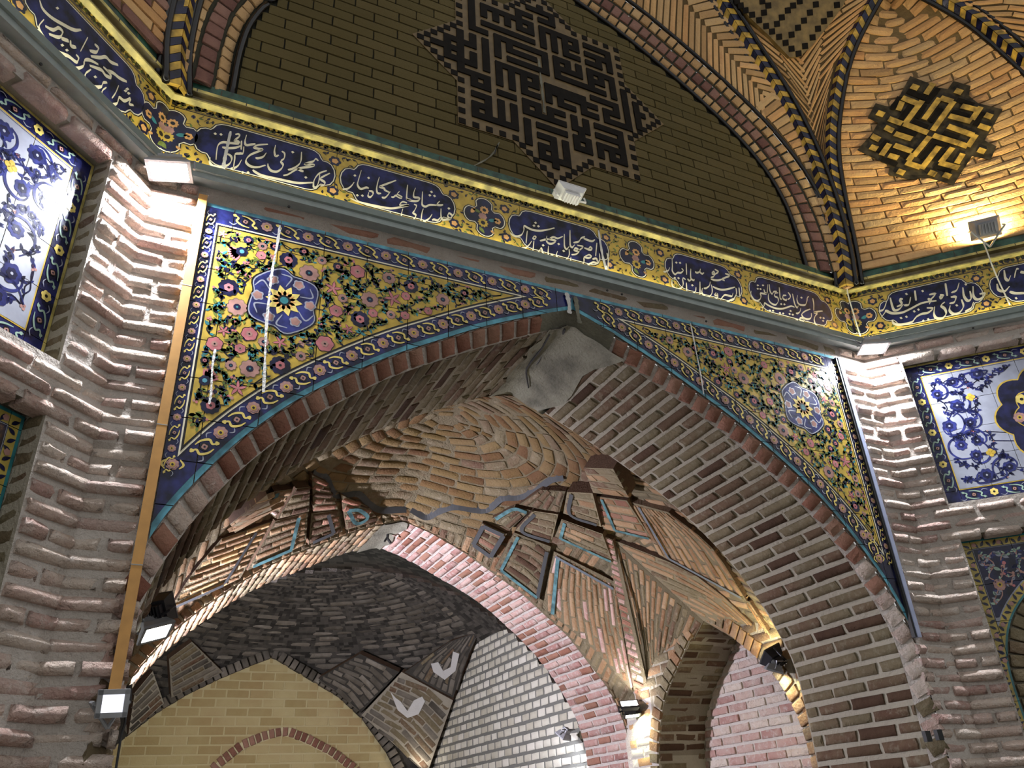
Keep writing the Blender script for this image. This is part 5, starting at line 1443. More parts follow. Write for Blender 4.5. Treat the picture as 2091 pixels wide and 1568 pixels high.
for F, w_ in ((LEFTF, wall_left), (RIGHTF, wall_right)):
    m = MB(); um = SIDE / 2
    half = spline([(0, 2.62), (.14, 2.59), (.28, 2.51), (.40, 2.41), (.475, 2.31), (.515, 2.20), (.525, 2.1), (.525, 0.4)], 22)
    m.poly([F.p(um - x, z, -.094) for x, z in half[::-1]] + [F.p(um + x, z, -.094) for x, z in half[1:]], 'lamp_black'); m.build('opening_shade', w_)  # flat black sheet, the shade inside the opening put into its colour
random.seed(77)
# ================================================================== WRITING AND INLAY
def letter_run(P, F, org, sc, strokes, dots, base_w, d):
    """reed-pen strokes: broad along the falling diagonal, thin along the rising one"""
    for st in strokes:
        w = base_w
        pts = st
        Q = spline(pts, max(8, len(pts) * 5)) if len(pts) > 2 else np.array([np.asarray(pts[0]) + (np.asarray(pts[1]) - np.asarray(pts[0])) * t for t in np.linspace(0, 1, 8)])
        T = np.gradient(Q, axis=0); ang = np.arctan2(T[:, 1], T[:, 0]); N = len(Q)
        ws = [1.15 * w * (.24 + .76 * abs(math.cos(a - .42)) ** 1.3) * (.55 + .45 * min(1, 5 * (i + .6) / N, 5 * (N - i - .4) / N)) for i, a in enumerate(ang)]
        w = w * 1.12
        U = np.array([F.uv(org[0] + x / sc, org[1] + y / sc, d) for x, y in Q])
        q = np.linalg.norm(F.p(*U[0]) - CAM) / FPX / sc
        P.ribbon(U, [a * q for a in ws], 'cream', 4, raw=True)
    for x, y in dots:
        r = base_w * .62
        P.poly([F.uv(org[0] + (x + a) / sc, org[1] + (y + b) / sc, d) for a, b in ((-r * 1.05, -r * .25), (r * .1, -r * .85), (r * 1.05, r * .25), (-r * .1, r * .85))], 'cream', 5)
S1_ = [[(1880, 680), (1780, 720), (1720, 800), (1710, 880), (1740, 895), (1775, 830), (1790, 730)], [(1920, 715), (1830, 760), (1800, 790), (1850, 830), (1845, 865), (1800, 880)], [(1700, 835), (1500, 840), (1250, 790), (1050, 745), (960, 700), (925, 670)],
  [(1555, 440), (1545, 560), (1500, 620), (1430, 660), (1380, 672)], [(1770, 555), (1740, 530), (1705, 560), (1640, 580), (1600, 600), (1700, 605), (1710, 618), (1640, 635), (1560, 645), (1480, 670), (1380, 730), (1320, 745)], [(1500, 655), (1545, 680), (1580, 690)],
  [(1300, 430), (1335, 460), (1330, 520), (1290, 560), (1315, 610), (1290, 660), (1230, 695), (1160, 680), (1125, 630), (1120, 590)], [(1220, 350), (1205, 430), (1220, 490), (1260, 480)],
  [(1120, 340), (1000, 350), (940, 380), (1000, 400), (1050, 410), (980, 440), (890, 480), (840, 540), (850, 590), (910, 630), (1000, 635), (1090, 610)], [(1100, 450), (1060, 500), (1000, 520), (960, 520)],
  [(845, 220), (825, 300), (840, 350), (900, 345), (960, 335)], [(780, 295), (775, 410)], [(700, 215), (740, 210), (750, 240), (690, 290), (730, 300), (740, 330), (640, 325), (540, 315), (480, 350), (460, 430), (450, 540)], [(770, 360), (700, 385), (600, 390), (530, 380)],
  [(810, 370), (800, 450), (760, 460), (700, 470), (690, 540), (670, 680)], [(780, 540), (740, 610), (690, 645), (640, 655)], [(570, 455), (640, 490), (650, 550), (600, 610), (500, 630), (410, 620), (370, 570), (375, 510)]]
D1_ = [(1610, 770), (795, 705), (865, 705), (1440, 443), (440, 205), (515, 215)]
S2_ = [[(385, 440), (340, 500), (280, 540), (215, 545)], [(490, 265), (450, 400), (435, 480), (480, 540), (560, 520), (600, 530)], [(755, 365), (730, 450), (715, 540), (730, 600), (780, 605)], [(1000, 415), (880, 460), (800, 490), (760, 510), (820, 530), (840, 560), (900, 590)],
  [(600, 570), (650, 580), (660, 620), (620, 660), (590, 640), (600, 590)], [(915, 580), (870, 640), (830, 670), (790, 665)], [(1050, 575), (1020, 620), (1080, 660), (1060, 670), (1000, 640), (960, 660), (930, 660)], [(1170, 480), (1160, 580), (1160, 680), (1220, 700)],
  [(1285, 525), (1260, 600), (1265, 660), (1330, 670), (1340, 700), (1290, 720), (1200, 710), (1150, 690)], [(1390, 580), (1385, 680), (1385, 770), (1430, 800), (1500, 775), (1600, 780)], [(1640, 720), (1600, 770), (1650, 780), (1690, 770)],
  [(330, 675), (420, 720), (560, 760), (750, 800), (900, 825), (1000, 820), (1100, 800), (1190, 780), (1080, 785), (1060, 760), (1100, 730), (1160, 745)], [(1265, 765), (1300, 790), (1270, 860), (1250, 890), (1290, 930), (1250, 990), (1160, 1010), (1090, 970), (1080, 910), (1100, 830)],
  [(1400, 830), (1380, 900), (1370, 980), (1355, 1060)], [(1530, 910), (1490, 970), (1430, 1010), (1395, 1010)], [(1660, 830), (1660, 930), (1680, 990), (1740, 990), (1800, 980), (1820, 930), (1780, 900), (1760, 940), (1800, 985)], [(1660, 950), (1610, 1000), (1560, 990), (1530, 1000)]]
D2_ = [(395, 345), (597, 380), (430, 635), (505, 640), (1520, 585), (1495, 635), (1565, 645), (570, 830), (645, 840), (915, 900), (1585, 1080), (1775, 828)]
S3_ = [[(250, 500), (290, 540), (360, 560), (430, 530), (465, 460), (470, 395), (540, 430), (620, 460), (720, 470), (830, 455), (950, 425)], [(520, 470), (510, 560), (500, 670)], [(590, 630), (550, 690), (490, 740), (420, 745)], [(625, 630), (615, 720), (600, 840)],
  [(630, 540), (655, 575), (630, 600), (610, 580), (640, 540)], [(740, 730), (700, 800), (640, 825)], [(740, 730), (760, 800), (770, 840), (720, 840)], [(830, 550), (820, 620), (860, 670), (920, 670), (970, 630), (900, 610), (870, 600), (930, 570), (1000, 590), (1080, 560)], [(720, 630), (800, 610), (860, 600)],
  [(1105, 520), (1105, 640), (1110, 720), (1140, 760), (1180, 720)], [(1195, 460), (1195, 600), (1200, 700), (1230, 730), (1270, 690)], [(1430, 560), (1370, 590), (1330, 640), (1250, 660)], [(1590, 610), (1540, 635), (1470, 615), (1410, 590)],
  [(1310, 700), (1400, 720), (1350, 770), (1300, 790), (1260, 770), (1290, 745), (1340, 790), (1290, 840), (1220, 850)], [(1420, 740), (1500, 770), (1540, 760), (1520, 730), (1490, 750)], [(1620, 660), (1600, 870)], [(855, 710), (850, 800), (855, 860), (890, 890), (920, 870), (890, 840)],
  [(1180, 760), (1185, 840), (1150, 910), (1090, 940), (1010, 910), (980, 850), (1000, 790)], [(1440, 870), (1500, 850), (1530, 880), (1480, 900), (1420, 890), (1415, 960), (1380, 1010), (1310, 1035), (1230, 1010), (1205, 940), (1210, 890)],
  [(1660, 830), (1665, 930), (1630, 980), (1560, 970), (1480, 1010), (1430, 1060), (1370, 1080)], [(1550, 920), (1610, 910), (1630, 960)], [(1780, 820), (1800, 920), (1795, 1080)]]
D3_ = [(650, 345), (625, 390), (695, 400), (770, 700), (1015, 680), (1095, 790), (1150, 1010)]
S4_ = [[(425, 280), (430, 420), (430, 520), (480, 590), (540, 560), (600, 560), (650, 520), (620, 470)], [(710, 370), (715, 480), (720, 600)], [(380, 450), (350, 510), (290, 540), (250, 540)], [(805, 480), (800, 590), (810, 680), (860, 710), (880, 690)], [(740, 680), (770, 720), (810, 700)],
  [(1000, 480), (990, 540), (1030, 580), (1070, 560)], [(985, 540), (930, 560), (890, 540)], [(1230, 560), (1270, 540), (1280, 580), (1230, 590)], [(1290, 490), (1360, 540), (1300, 590), (1260, 640), (1210, 660)], [(1500, 580), (1570, 600), (1580, 630), (1500, 660), (1440, 690), (1490, 720)],
  [(1440, 690), (1370, 710), (1290, 710), (1210, 690)], [(700, 700), (655, 670), (640, 700), (650, 790), (620, 860), (550, 890), (470, 870), (425, 800), (420, 700)], [(715, 760), (720, 880), (730, 1020)], [(910, 850), (900, 930), (860, 970), (810, 980)], [(990, 740), (990, 860), (990, 1010)],
  [(1200, 740), (1180, 820), (1120, 870), (1070, 880)], [(1040, 870), (1030, 960), (1080, 1030), (1160, 1050), (1220, 1000), (1240, 920), (1220, 800)], [(1250, 840), (1330, 880), (1440, 905), (1560, 890), (1700, 850)], [(1320, 960), (1290, 1000), (1330, 1020), (1340, 980), (1350, 1050), (1320, 1090), (1290, 1090)],
  [(1660, 970), (1640, 1030), (1590, 1030), (1500, 1010), (1440, 1060), (1400, 1120), (1340, 1160)], [(1720, 870), (1730, 970), (1690, 1070), (1600, 1120), (1480, 1180)], [(1780, 860), (1800, 1060)]]
D4_ = [(510, 355), (585, 360), (480, 665), (555, 670), (835, 815)]
S5_ = [[(240, 430), (240, 520), (290, 600), (360, 630), (420, 600), (440, 540), (430, 480), (510, 490), (560, 480), (570, 400), (580, 300)], [(500, 400), (520, 460), (560, 490)], [(610, 300), (620, 420), (660, 490), (700, 450), (760, 440)], [(790, 470), (730, 480), (720, 540), (780, 570), (790, 640), (740, 710), (660, 690), (600, 620), (590, 520), (610, 470)],
  [(810, 360), (820, 480), (830, 580), (860, 600)], [(950, 520), (890, 530), (890, 590), (950, 620), (960, 590)], [(990, 460), (1030, 520), (1030, 570), (980, 610)], [(1080, 490), (1100, 600), (1130, 710), (1170, 770), (1200, 730)], [(1180, 520), (1170, 610), (1200, 690), (1270, 720), (1340, 710), (1370, 640), (1380, 570), (1410, 545)],
  [(1490, 580), (1510, 700), (1510, 830)], [(450, 780), (500, 740), (515, 680), (600, 730), (720, 780), (850, 795), (960, 770), (1050, 740), (1120, 760)], [(1250, 780), (1230, 850), (1190, 885), (1150, 890)], [(1440, 800), (1340, 840), (1270, 900), (1290, 960), (1350, 1000), (1420, 1000), (1460, 960), (1460, 880)],
  [(1340, 990), (1300, 1050), (1240, 1040), (1230, 990), (1280, 980), (1300, 1020)], [(500, 850), (600, 930), (760, 990), (950, 1030), (1090, 1040), (1170, 1020), (1200, 1050), (1260, 1050)], [(1690, 840), (1600, 850), (1510, 870), (1580, 890), (1540, 940), (1520, 1020), (1550, 1110), (1620, 1180), (1690, 1180), (1740, 1120)]]
D5_ = [(375, 320), (375, 390), (430, 395), (480, 320), (850, 700), (915, 705), (1260, 570), (620, 830), (685, 835), (825, 880), (890, 890), (1040, 840), (1020, 900), (1085, 915), (1645, 975), (1710, 985), (1700, 1040), (1410, 1115), (1485, 1140)]
S6_ = [[(900, 245), (940, 240), (930, 270), (880, 290), (850, 260), (845, 180)], [(760, 190), (770, 260), (800, 300), (830, 280), (820, 220)], [(730, 150), (710, 210), (665, 235)], [(615, 155), (630, 260)], [(570, 250), (595, 260), (580, 280), (568, 262)], [(480, 250), (530, 245), (490, 290), (470, 280)], [(500, 290), (480, 330)], [(360, 215), (370, 300)],
  [(325, 270), (310, 330), (270, 340)], [(260, 285), (235, 290), (250, 330), (210, 350)], [(155, 275), (170, 340), (190, 380), (230, 370), (265, 330)], [(125, 305), (100, 370), (60, 390)], [(80, 440), (110, 400), (120, 385), (170, 405), (250, 400), (320, 370), (420, 320), (540, 300)],
  [(460, 360), (510, 365), (470, 400), (420, 410), (380, 430), (360, 450), (330, 480), (240, 500), (185, 490), (170, 460)], [(610, 310), (580, 340), (610, 370), (620, 410), (590, 445), (540, 445), (520, 410), (525, 350)], [(660, 270), (700, 270), (690, 310), (650, 325)], [(750, 290), (765, 350), (730, 400), (680, 410), (650, 380), (655, 340)], [(850, 310), (830, 360), (780, 390)]]
D6_ = [(785, 165), (425, 220), (290, 245), (245, 445), (290, 435), (390, 375), (355, 390), (432, 468), (472, 455), (710, 340)]
S7_ = [[(1105, 45), (1115, 110), (1140, 130), (1160, 90)], [(1225, 30), (1205, 45), (1190, 110)], [(1045, 160), (1060, 210), (1110, 220), (1150, 180)], [(1150, 225), (1200, 238), (1290, 235)], [(1240, 60), (1290, 70)]]
D7_ = [(1205, 280)]
SL_ = [[(325, 0), (350, 70), (420, 140), (520, 200), (600, 240), (660, 240)], [(360, 155), (320, 210), (340, 270), (400, 350), (480, 420), (560, 455), (620, 500), (640, 470), (620, 440)], [(230, 200), (270, 215), (300, 245), (320, 235)], [(370, 210), (430, 240), (480, 225), (510, 260), (480, 300), (400, 275)],
  [(500, 310), (560, 330)], [(575, 325), (580, 370), (620, 380)], [(715, 300), (655, 415)], [(770, 355), (800, 390), (780, 420), (730, 410)], [(740, 455), (810, 465), (860, 460), (900, 500), (960, 525)], [(530, 525), (580, 550), (640, 550), (680, 530), (690, 490), (730, 485), (800, 520)],
  [(730, 530), (800, 555), (830, 570), (860, 610), (900, 625), (890, 590), (840, 540)], [(870, 570), (920, 590), (970, 630), (1030, 660)], [(740, 560), (695, 600), (700, 660), (760, 700), (820, 700), (840, 670), (870, 665)], [(965, 690), (940, 750), (910, 795)],
  [(865, 705), (830, 740), (840, 800), (900, 845), (950, 835), (970, 790), (1010, 815), (1060, 800), (1050, 840), (1085, 850)]]
DL_ = [(468, 65), (508, 365), (545, 405), (775, 622), (1035, 720), (1020, 735), (1045, 755)]
for F, par, org, sc, S, D, w in ((MAINF, band_m, (370, 240), 6.321, S1_, D1_, 34), (MAINF, band_m, (670, 310), 7.193, S2_, D2_, 36), (MAINF, band_m, (1010, 410), 7.744, S3_, D3_, 38), (MAINF, band_m, (1330, 500), 9.924, S4_, D4_, 44), (MAINF, band_m, (1510, 550), 9.924, S5_, D5_, 40),
                             (RIGHTF, band_r, (1780, 540), 4.0836, S6_, D6_, 20), (RIGHTF, band_r, (1780, 540), 4.0836, S7_, D7_, 20), (LEFTF, band_l, (0, 0), 3.967, SL_, DL_, 24)):
    P = Paint(F, .0130); letter_run(P, F, org, sc, S, D, w, .016); P.build('verse_lettering', par)
# grout showing white between tiles of the band
for pts, w in (([(471, 268), (464, 300), (458, 330), (455, 356)], .014), ([(1222, 470), (1230, 520), (1238, 550), (1243, 578)], .016)):
    P = Paint(MAINF, .0190); Q = [MAINF.uv(x, y, .019) for x, y in pts]; n = len(Q) * 4
    P.ribbon(Q, [w * (.5 + .4 * abs(math.sin(i * 1.9)) + .03 * i) for i in range(n)], 'plaster_white', 0, n=n); P.m.build('plaster_run', wall_center)

# ---- square-kufic star on the lunette
glaze('kufic_ground', C((112, 92, 58)), rough=.55, var=.12)
G = .0396; GU, GV = -.614, 4.905
ks = empty('kufic_star', MAINF.p(GU + 14 * G, GV - 6 * G, 0)); tag(ks, 'black square-kufic lettering in a star set into the dark lunette', 'inscription')
cells_star = []
def stair(a, b):
    n = max(abs(b[0] - a[0]), abs(b[1] - a[1])); return [(a[0] + (b[0] - a[0]) * k / n, a[1] + (b[1] - a[1]) * k / n) for k in range(int(n) + 1)]
ring = []
for k in range(4):
    seq = [(0, 0), (2, 0), (4, 0), (6, 0)] + stair((8, 0), (13, -5)) + [(14, -6)] + stair((15, -5), (20, 0)) + [(22, 0), (24, 0), (26, 0)]
    for c, r in seq:
        x, y = c - 14, r - 14
        for _ in range(k): x, y = -y, x
        ring.append((x + 14, y + 14))
out = [(-.6, -.6), (7.6, -.6), (14, -7.2), (20.4, -.6), (28.6, -.6), (28.6, 7.6), (35.2, 14), (28.6, 20.4), (28.6, 28.6), (20.4, 28.6), (14, 35.2), (7.6, 28.6), (-.6, 28.6), (-.6, 20.4), (-7.2, 14), (-.6, 7.6)]
g = MB(); g.prism([MAINF.p(GU + c * G, GV + r * G, .006) for c, r in out], MAINF.N * -.004, 'kufic_ground'); adopt(g.build('ground'), ks)
for c, r in sorted(set(ring)):
    m = MB(); m.box(MAINF.p(GU + c * G, GV + r * G, .0075), (MAINF.U, MAINF.V, MAINF.N), (G * .98, G * .98, .005), 'kufic_black'); adopt(m.build('border_tile'), ks)
KUF = [((830, 0), 4.23, [[(560, -120), (560, 20), (570, 230), (690, 290)], [(665, 130), (665, 60), (960, 175)], [(770, 105), (775, 180)], [(870, 145), (875, 225)], [(1060, 140), (965, 105), (970, 250), (1065, 285), (1060, 205), (970, 170)], [(665, 205), (1080, 370)], [(460, 270), (460, 610), (690, 685), (695, 780), (570, 735), (565, 650)],
        [(575, 310), (580, 410), (460, 375)], [(275, 375), (450, 420)], [(440, 375), (340, 350), (345, 460), (440, 485)], [(575, 480), (580, 580), (470, 545)], [(680, 350), (690, 625)], [(785, 490), (785, 320), (1190, 480), (1210, 650), (890, 520)], [(885, 365), (885, 440), (1095, 525)],
        [(800, 750), (800, 570), (1120, 680), (1120, 775), (1020, 745)], [(910, 615), (910, 790)], [(1010, 650), (1015, 820), (1130, 855)], [(800, 820), (930, 875)]]),
       ((910, 160), 3.966, [[(235, 145), (355, 190), (360, 365)], [(340, 262), (245, 230), (245, 325), (575, 430), (550, 250)], [(450, 210), (460, 390)], [(755, 330), (655, 295), (655, 210), (755, 245), (760, 330)], [(760, 295), (850, 325)], [(950, 320), (845, 280), (860, 360), (960, 400)], [(670, 365), (685, 560)], [(765, 405), (975, 485)],
        [(765, 485), (885, 530), (890, 740)], [(870, 600), (775, 570), (775, 660), (985, 735), (970, 545)], [(1030, 340), (1050, 430), (1140, 460), (1130, 375)], [(1095, 445), (1100, 520)], [(1060, 510), (1065, 590), (1160, 630), (1155, 540), (1060, 510)]]),
       ((1100, 170), 4.23, [[(490, 400), (700, 480), (730, 730), (635, 695), (625, 610)], [(500, 485), (705, 550)], [(540, 670), (520, 570), (715, 635)], [(450, 150), (660, 220), (675, 310), (570, 270), (575, 350), (770, 420), (725, 80)], [(825, 190), (855, 380)], [(845, 290), (900, 315)], [(60, 15), (380, 130)],
        [(90, 170), (85, 85), (480, 245)], [(180, 125), (185, 200), (290, 250)], [(385, 215), (395, 290), (490, 325)]]),
       ((1060, 0), 3.966, [[(665, 705), (570, 680), (570, 600), (750, 670), (770, 815)], [(665, 635), (665, 705)], [(290, 625), (680, 770)], [(475, 555), (480, 630), (295, 575), (295, 490), (400, 530), (400, 600)], [(190, 390), (175, 230), (460, 340), (460, 425), (370, 395)], [(270, 270), (285, 420)], [(365, 310), (370, 450), (470, 490)],
        [(520, 370), (715, 445), (735, 590)], [(525, 440), (690, 500)], [(540, 510), (640, 550), (650, 490)], [(60, 60), (265, 120), (270, 200), (160, 165)], [(150, 55), (160, 100)]])]
def even(q):
    e = 2 * round(q / 2); return e if abs(q - e) < .72 else round(q)
used = set((round(c), round(r)) for c, r in ring)
def cell_mesh(cs, h=.0102):
    """letter from grid squares: front faces and only the outer sides"""
    m = MB(); k = m.mi('kufic_black'); e = .56
    for c, r in cs:
        x0 = c - (e if (c - 1, r) not in cs else .5); x1 = c + (e if (c + 1, r) not in cs else .5); y0 = r - (e if (c, r - 1) not in cs else .5); y1 = r + (e if (c, r + 1) not in cs else .5)
        q = [(x0, y0), (x1, y0), (x1, y1), (x0, y1)]
        m.poly([MAINF.p(GU + a * G, GV + b * G, h) for a, b in q], 'kufic_black')
        for s_, nb in ((0, (c, r - 1)), (1, (c + 1, r)), (2, (c, r + 1)), (3, (c - 1, r))):
            if nb not in cs:
                a, b = q[s_], q[(s_ + 1) % 4]; m.poly([MAINF.p(GU + a[0] * G, GV + a[1] * G, h), MAINF.p(GU + b[0] * G, GV + b[1] * G, h), MAINF.p(GU + b[0] * G, GV + b[1] * G, .004), MAINF.p(GU + a[0] * G, GV + a[1] * G, .004)], 'kufic_black')
    return m
for org, sc, S in KUF:
    for st in S:
        cs = []
        for x, y in st:
            u, v = MAINF.uv(org[0] + x / sc, org[1] + y / sc, .008); c, r = (u - GU) / G, (v - GV) / G
            cs.append((even(c), even(r + .38 * max(0, 1 - r / 16))))
        cells = []
        for (a, b), (c, d) in zip(cs[:-1], cs[1:]):
            if abs(c - a) >= abs(d - b): d = b
            else: c = a
            n = max(abs(c - a), abs(d - b), 1)
            for t in range(n + 1):
                q = (round(a + (c - a) * t / n), round(b + (d - b) * t / n))
                if q not in cells: cells.append(q)
        if not cells: continue
        used.add(len(used)); adopt(cell_mesh(set(cells), .0100 + .00004 * len(used)).build('letter'), ks)
P = Paint(MAINF, .0118)
for pts, w in (([(1100, 120), (1106, 175), (1112, 230)], .018), ([(1020, 290), (1000, 320), (955, 345)], .010), ([(1016, 295), (1010, 315)], .007)):
    Q = [MAINF.uv(x, y, .0118) for x, y in pts]; n = len(Q) * 4; P.ribbon(Q, [w * (.4 + .6 * abs(math.sin(i * 2.1))) for i in range(n)], 'cable_black' if w < .008 else 'plaster_grey', 0, n=n)
P.m.build('repair_line', lun)

# dotted panel in the pendentive
glaze('panel_ochre', C((128, 106, 62)), rough=.5, var=.2)
hp = hit_patch(P_pend)
fo = lambda x, y: (1480 + x / 4.532, y / 4.532)
outl = [(60, -100), (110, 0), (230, 160), (420, 340), (600, 530), (700, 520), (800, 430), (960, 240), (1090, 60), (1150, -60), (1180, -120)]
dp = empty('dotted_panel', hp(*fo(640, 480))[0]); tag(dp, 'ochre panel dotted with black tiles between two ribs', 'tile panel')
c0, n0 = hp(*fo(620, 200))
m = MB(); m.prism([on_plane(*fo(x, y), c0 + n0 * .05, n0) for x, y in outl], -n0 * .05, 'panel_ochre'); m.build('ground', dp)
for x, y in [(255, 135), (320, 185), (385, 240), (440, 290), (505, 340), (565, 395), (620, 450), (685, 495), (745, 425), (815, 345), (865, 265), (920, 195), (975, 130), (1040, 45), (365, 115), (405, 50), (350, 10), (485, 220), (530, 160), (585, 95), (635, 50), (695, 10), (620, 320), (680, 255), (735, 190), (790, 115), (845, 40), (195, 95), (150, 50), (115, 10)]:
    q = [on_plane(*fo(x + a, y + b), c0 + n0 * .054, n0) for a, b in ((-28, -24), (24, -30), (28, 24), (-24, 30))]
    m = MB(); m.prism(q, -n0 * .006, 'kufic_black'); m.build('dot_tile', dp)
# woven star on the right squinch
hs = hit_patch(P_sqr, vmax=RIB_B[-1][2] - 4.61)
fe = lambda x, y: (1730 + x / 3.966, 140 + y / 3.966)
c0, n0 = hs(*fe(690, 520))
ws = empty('woven_star', on_plane(*fe(690, 900), c0, n0)); tag(ws, 'interlaced star of yellow and black tiles on the right squinch', 'tile panel')
outl = [(510, 60), (640, 110), (740, 155), (815, 165), (860, 100), (1000, 140), (985, 220), (1060, 280), (1260, 330), (1150, 520), (1110, 580), (1210, 630), (1160, 740), (1010, 710), (860, 945), (640, 880), (500, 900), (330, 860), (345, 790), (80, 660), (190, 540), (250, 440), (165, 400), (230, 280), (340, 310), (430, 210)]
gm = MB()
for i in range(0, 30):
    for j in range(0, 23):
        q = clip_convex([(x, y) for x, y in outl], [(i * 43, j * 43), (i * 43 + 43, j * 43), (i * 43 + 43, j * 43 + 43), (i * 43, j * 43 + 43)])
        if len(q) > 2 and area(q) > 8: gm.poly([hs(*fe(x, y), .020)[0] for x, y in q], 'black_panel')
gm.build('ground', ws)
def bar(a, b, w, mat):
    a, b = np.array(a, float), np.array(b, float); t = b - a; L = np.linalg.norm(t); t /= L
    # bars run along two set directions; ends are cut along the other
    da, db = np.array([.95, .31]), np.array([.58, -.815]); s = db if abs(t @ da) > abs(t @ db) else da
    e = t * w * .32; dd = .030 if mat == 'yellow_worn' else .026
    A, Bq = a - e, b + e; m = MB(); n = 5
    top = [[hs(*fe(*(A + (Bq - A) * k / (n - 1) + s * w / 2 * sg)), dd)[0] for k in range(n)] for sg in (-1, 1)]
    low = [[hs(*fe(*(A + (Bq - A) * k / (n - 1) + s * w / 2 * sg)), .012)[0] for k in range(n)] for sg in (-1, 1)]
    m.grid(top, mat); m.grid([top[0], low[0]], mat); m.grid([top[1], low[1]], mat); m.grid([[top[0][0], top[1][0]], [low[0][0], low[1][0]]], mat); m.grid([[top[0][-1], top[1][-1]], [low[0][-1], low[1][-1]]], mat)
    m.build('tile', ws)
YB = [((460, 240), (560, 280)), ((600, 270), (480, 430)), ((690, 130), (645, 195)), ((440, 280), (420, 325)), ((740, 250), (630, 400)), ((855, 275), (700, 490)), ((770, 240), (840, 262)), ((350, 410), (430, 440)), ((470, 450), (640, 515)), ((660, 560), (545, 700)), ((710, 545), (890, 600)),
      ((830, 470), (1010, 535)), ((1035, 545), (985, 620)), ((960, 625), (920, 610)), ((940, 305), (1040, 330)), ((1075, 320), (1020, 400)), ((840, 385), (990, 425)), ((395, 625), (510, 665)), ((530, 700), (505, 735)), ((735, 640), (610, 800)), ((490, 765), (580, 795)), ((845, 650), (765, 750)), ((760, 765), (890, 800)),
      ((930, 700), (895, 755)), ((335, 620), (285, 690)), ((210, 550), (250, 570)), ((1080, 465), (1140, 485)), ((360, 500), (320, 480)), ((400, 530), (510, 565)), ((350, 705), (400, 720))]
for a, b in YB: bar(a, b, 46, 'yellow_worn')
for c in [(548, 150), (903, 185), (270, 365), (1088, 665), (435, 838), (690, 848), (808, 866), (215, 642), (1145, 383)]: bar((c[0] - 14, c[1] - 5), (c[0] + 14, c[1] + 5), 48, 'yellow_worn')
KB = [((500, 185), (620, 235)), ((730, 170), (650, 265)), ((420, 240), (370, 320)), ((520, 290), (440, 400)), ((620, 300), (570, 390)), ((750, 330), (680, 420)), ((540, 430), (640, 470)), ((900, 255), (1010, 290)), ((860, 350), (970, 380)), ((1095, 365), (1040, 450)), ((430, 490), (550, 530)), ((790, 520), (890, 555)), ((690, 610), (600, 720)), ((780, 670), (700, 740)), ((700, 590), (800, 620)), ((290, 735), (390, 775)), ((720, 790), (830, 825)), ((350, 655), (400, 670)), ((430, 690), (470, 705)), ((320, 590), (250, 660))]
for a, b in KB: bar(a, b, 42, 'kufic_black')
# ================================================================== LAMPS AND CABLES
def unit(v):
    v = np.asarray(v, float); return v / np.linalg.norm(v)
def emitter(name, col, strength):
    if name not in MATS: plain(name, (.9, .9, .9), 0.4, 0, col, strength)
    return name
def floodlight(label, c, face, side, w, h, glass, body='lamp_grey', depth=.035, driver=True, bracket=None, group=None, back=None):
    """flat floodlight: tray, frame, glass pane, driver box with fins, bracket"""
    c = np.asarray(c, float); f = unit(face); s = np.asarray(side, float); s = unit(s - f * (s @ f)); t = np.cross(f, s)
    root = empty('floodlight', c); tag(root, label, 'floodlight', group)
    m = MB()
    q = lambda a, b, d: c + s * a + t * b + f * d
    # tapering tray
    A = [q(x * w / 2, y * h / 2, 0) for x, y in ((-1, -1), (1, -1), (1, 1), (-1, 1))]
    Bq = [q(x * w * .36, y * h * .36, -depth) for x, y in ((-1, -1), (1, -1), (1, 1), (-1, 1))]
    m.hexa(Bq + A, body); m.build('housing', root)
    fr = MB()
    for x in (-1, 1): fr.box(q(x * (w / 2 - .006), 0, .004), (s, t, f), (.014, h, .010), body)
    for y in (-1, 1): fr.box(q(0, y * (h / 2 - .006), .004), (s, t, f), (w, .014, .010), body)
    fr.build('frame', root)
    g = MB(); g.box(q(0, 0, .002), (s, t, f), (w - .026, h - .026, .006), glass); g.build('glass', root)
    if driver:
        d = MB(); d.box(q(0, 0, -depth - .014), (s, t, f), (w * .55, h * .5, .03), body)
        o = d.build('driver_box', root)
        for k in range(5):
            fn = MB(); fn.box(q((k - 2) * w * .1, 0, -depth - .034), (s, t, f), (.004, h * .5, .012), body); fn.build('fin', o)
    if bracket is not None:
        b = MB(); b.tube([q(-w * .55, 0, -.01), q(-w * .55, 0, -depth - .02), np.asarray(bracket, float)], .006, body, 6)
        b.tube([q(w * .55, 0, -.01), q(w * .55, 0, -depth - .02), np.asarray(bracket, float)], .006, body, 6)
        b.build('bracket', root)
    return root, q
LC = np.array([S2 * .0 + math.sin(math.radians(22.5)), -math.cos(math.radians(22.5)), 0])   # from the left corner into the hall
RC_ = np.array([-math.sin(math.radians(22.5)), -math.cos(math.radians(22.5)), 0])
emitter('glass_cool_strong', (0.90, 0.93, 1.0), 950)
emitter('glass_cool', (0.80, 0.86, 1.0), 90)
emitter('glass_warm', (1.0, 0.76, 0.42), 65)
emitter('glass_yellow', (1.0, 0.84, 0.40), 420)
emitter('glass_dim', (0.82, 0.84, 1.0), 1.0)
emitter('glass_violet', (0.88, 0.85, 1.0), 5200)
c = atY(346, 347, -.13)
floodlight('lit white floodlight under the trunking at the left corner pier', c, -np.array([0, 0, 1]) + LC * .10, np.array([1, -.25, 0]), .165, .11, 'glass_cool_strong', bracket=np.array([-1.97, -.06, 4.03]), group='corner floodlights')
c = atY(1786, 716, -.12) if False else np.array([2, 0, 0]) + RC_ * .13 + np.array([0, 0, 3.985])
floodlight('lit white floodlight under the trunking at the right corner pier', c, -np.array([0, 0, 1]) + RC_ * .10, np.array([.89, -.45, 0]), .165, .11, 'glass_cool_strong', bracket=np.array([1.97, -.06, 4.03]), group='corner floodlights')
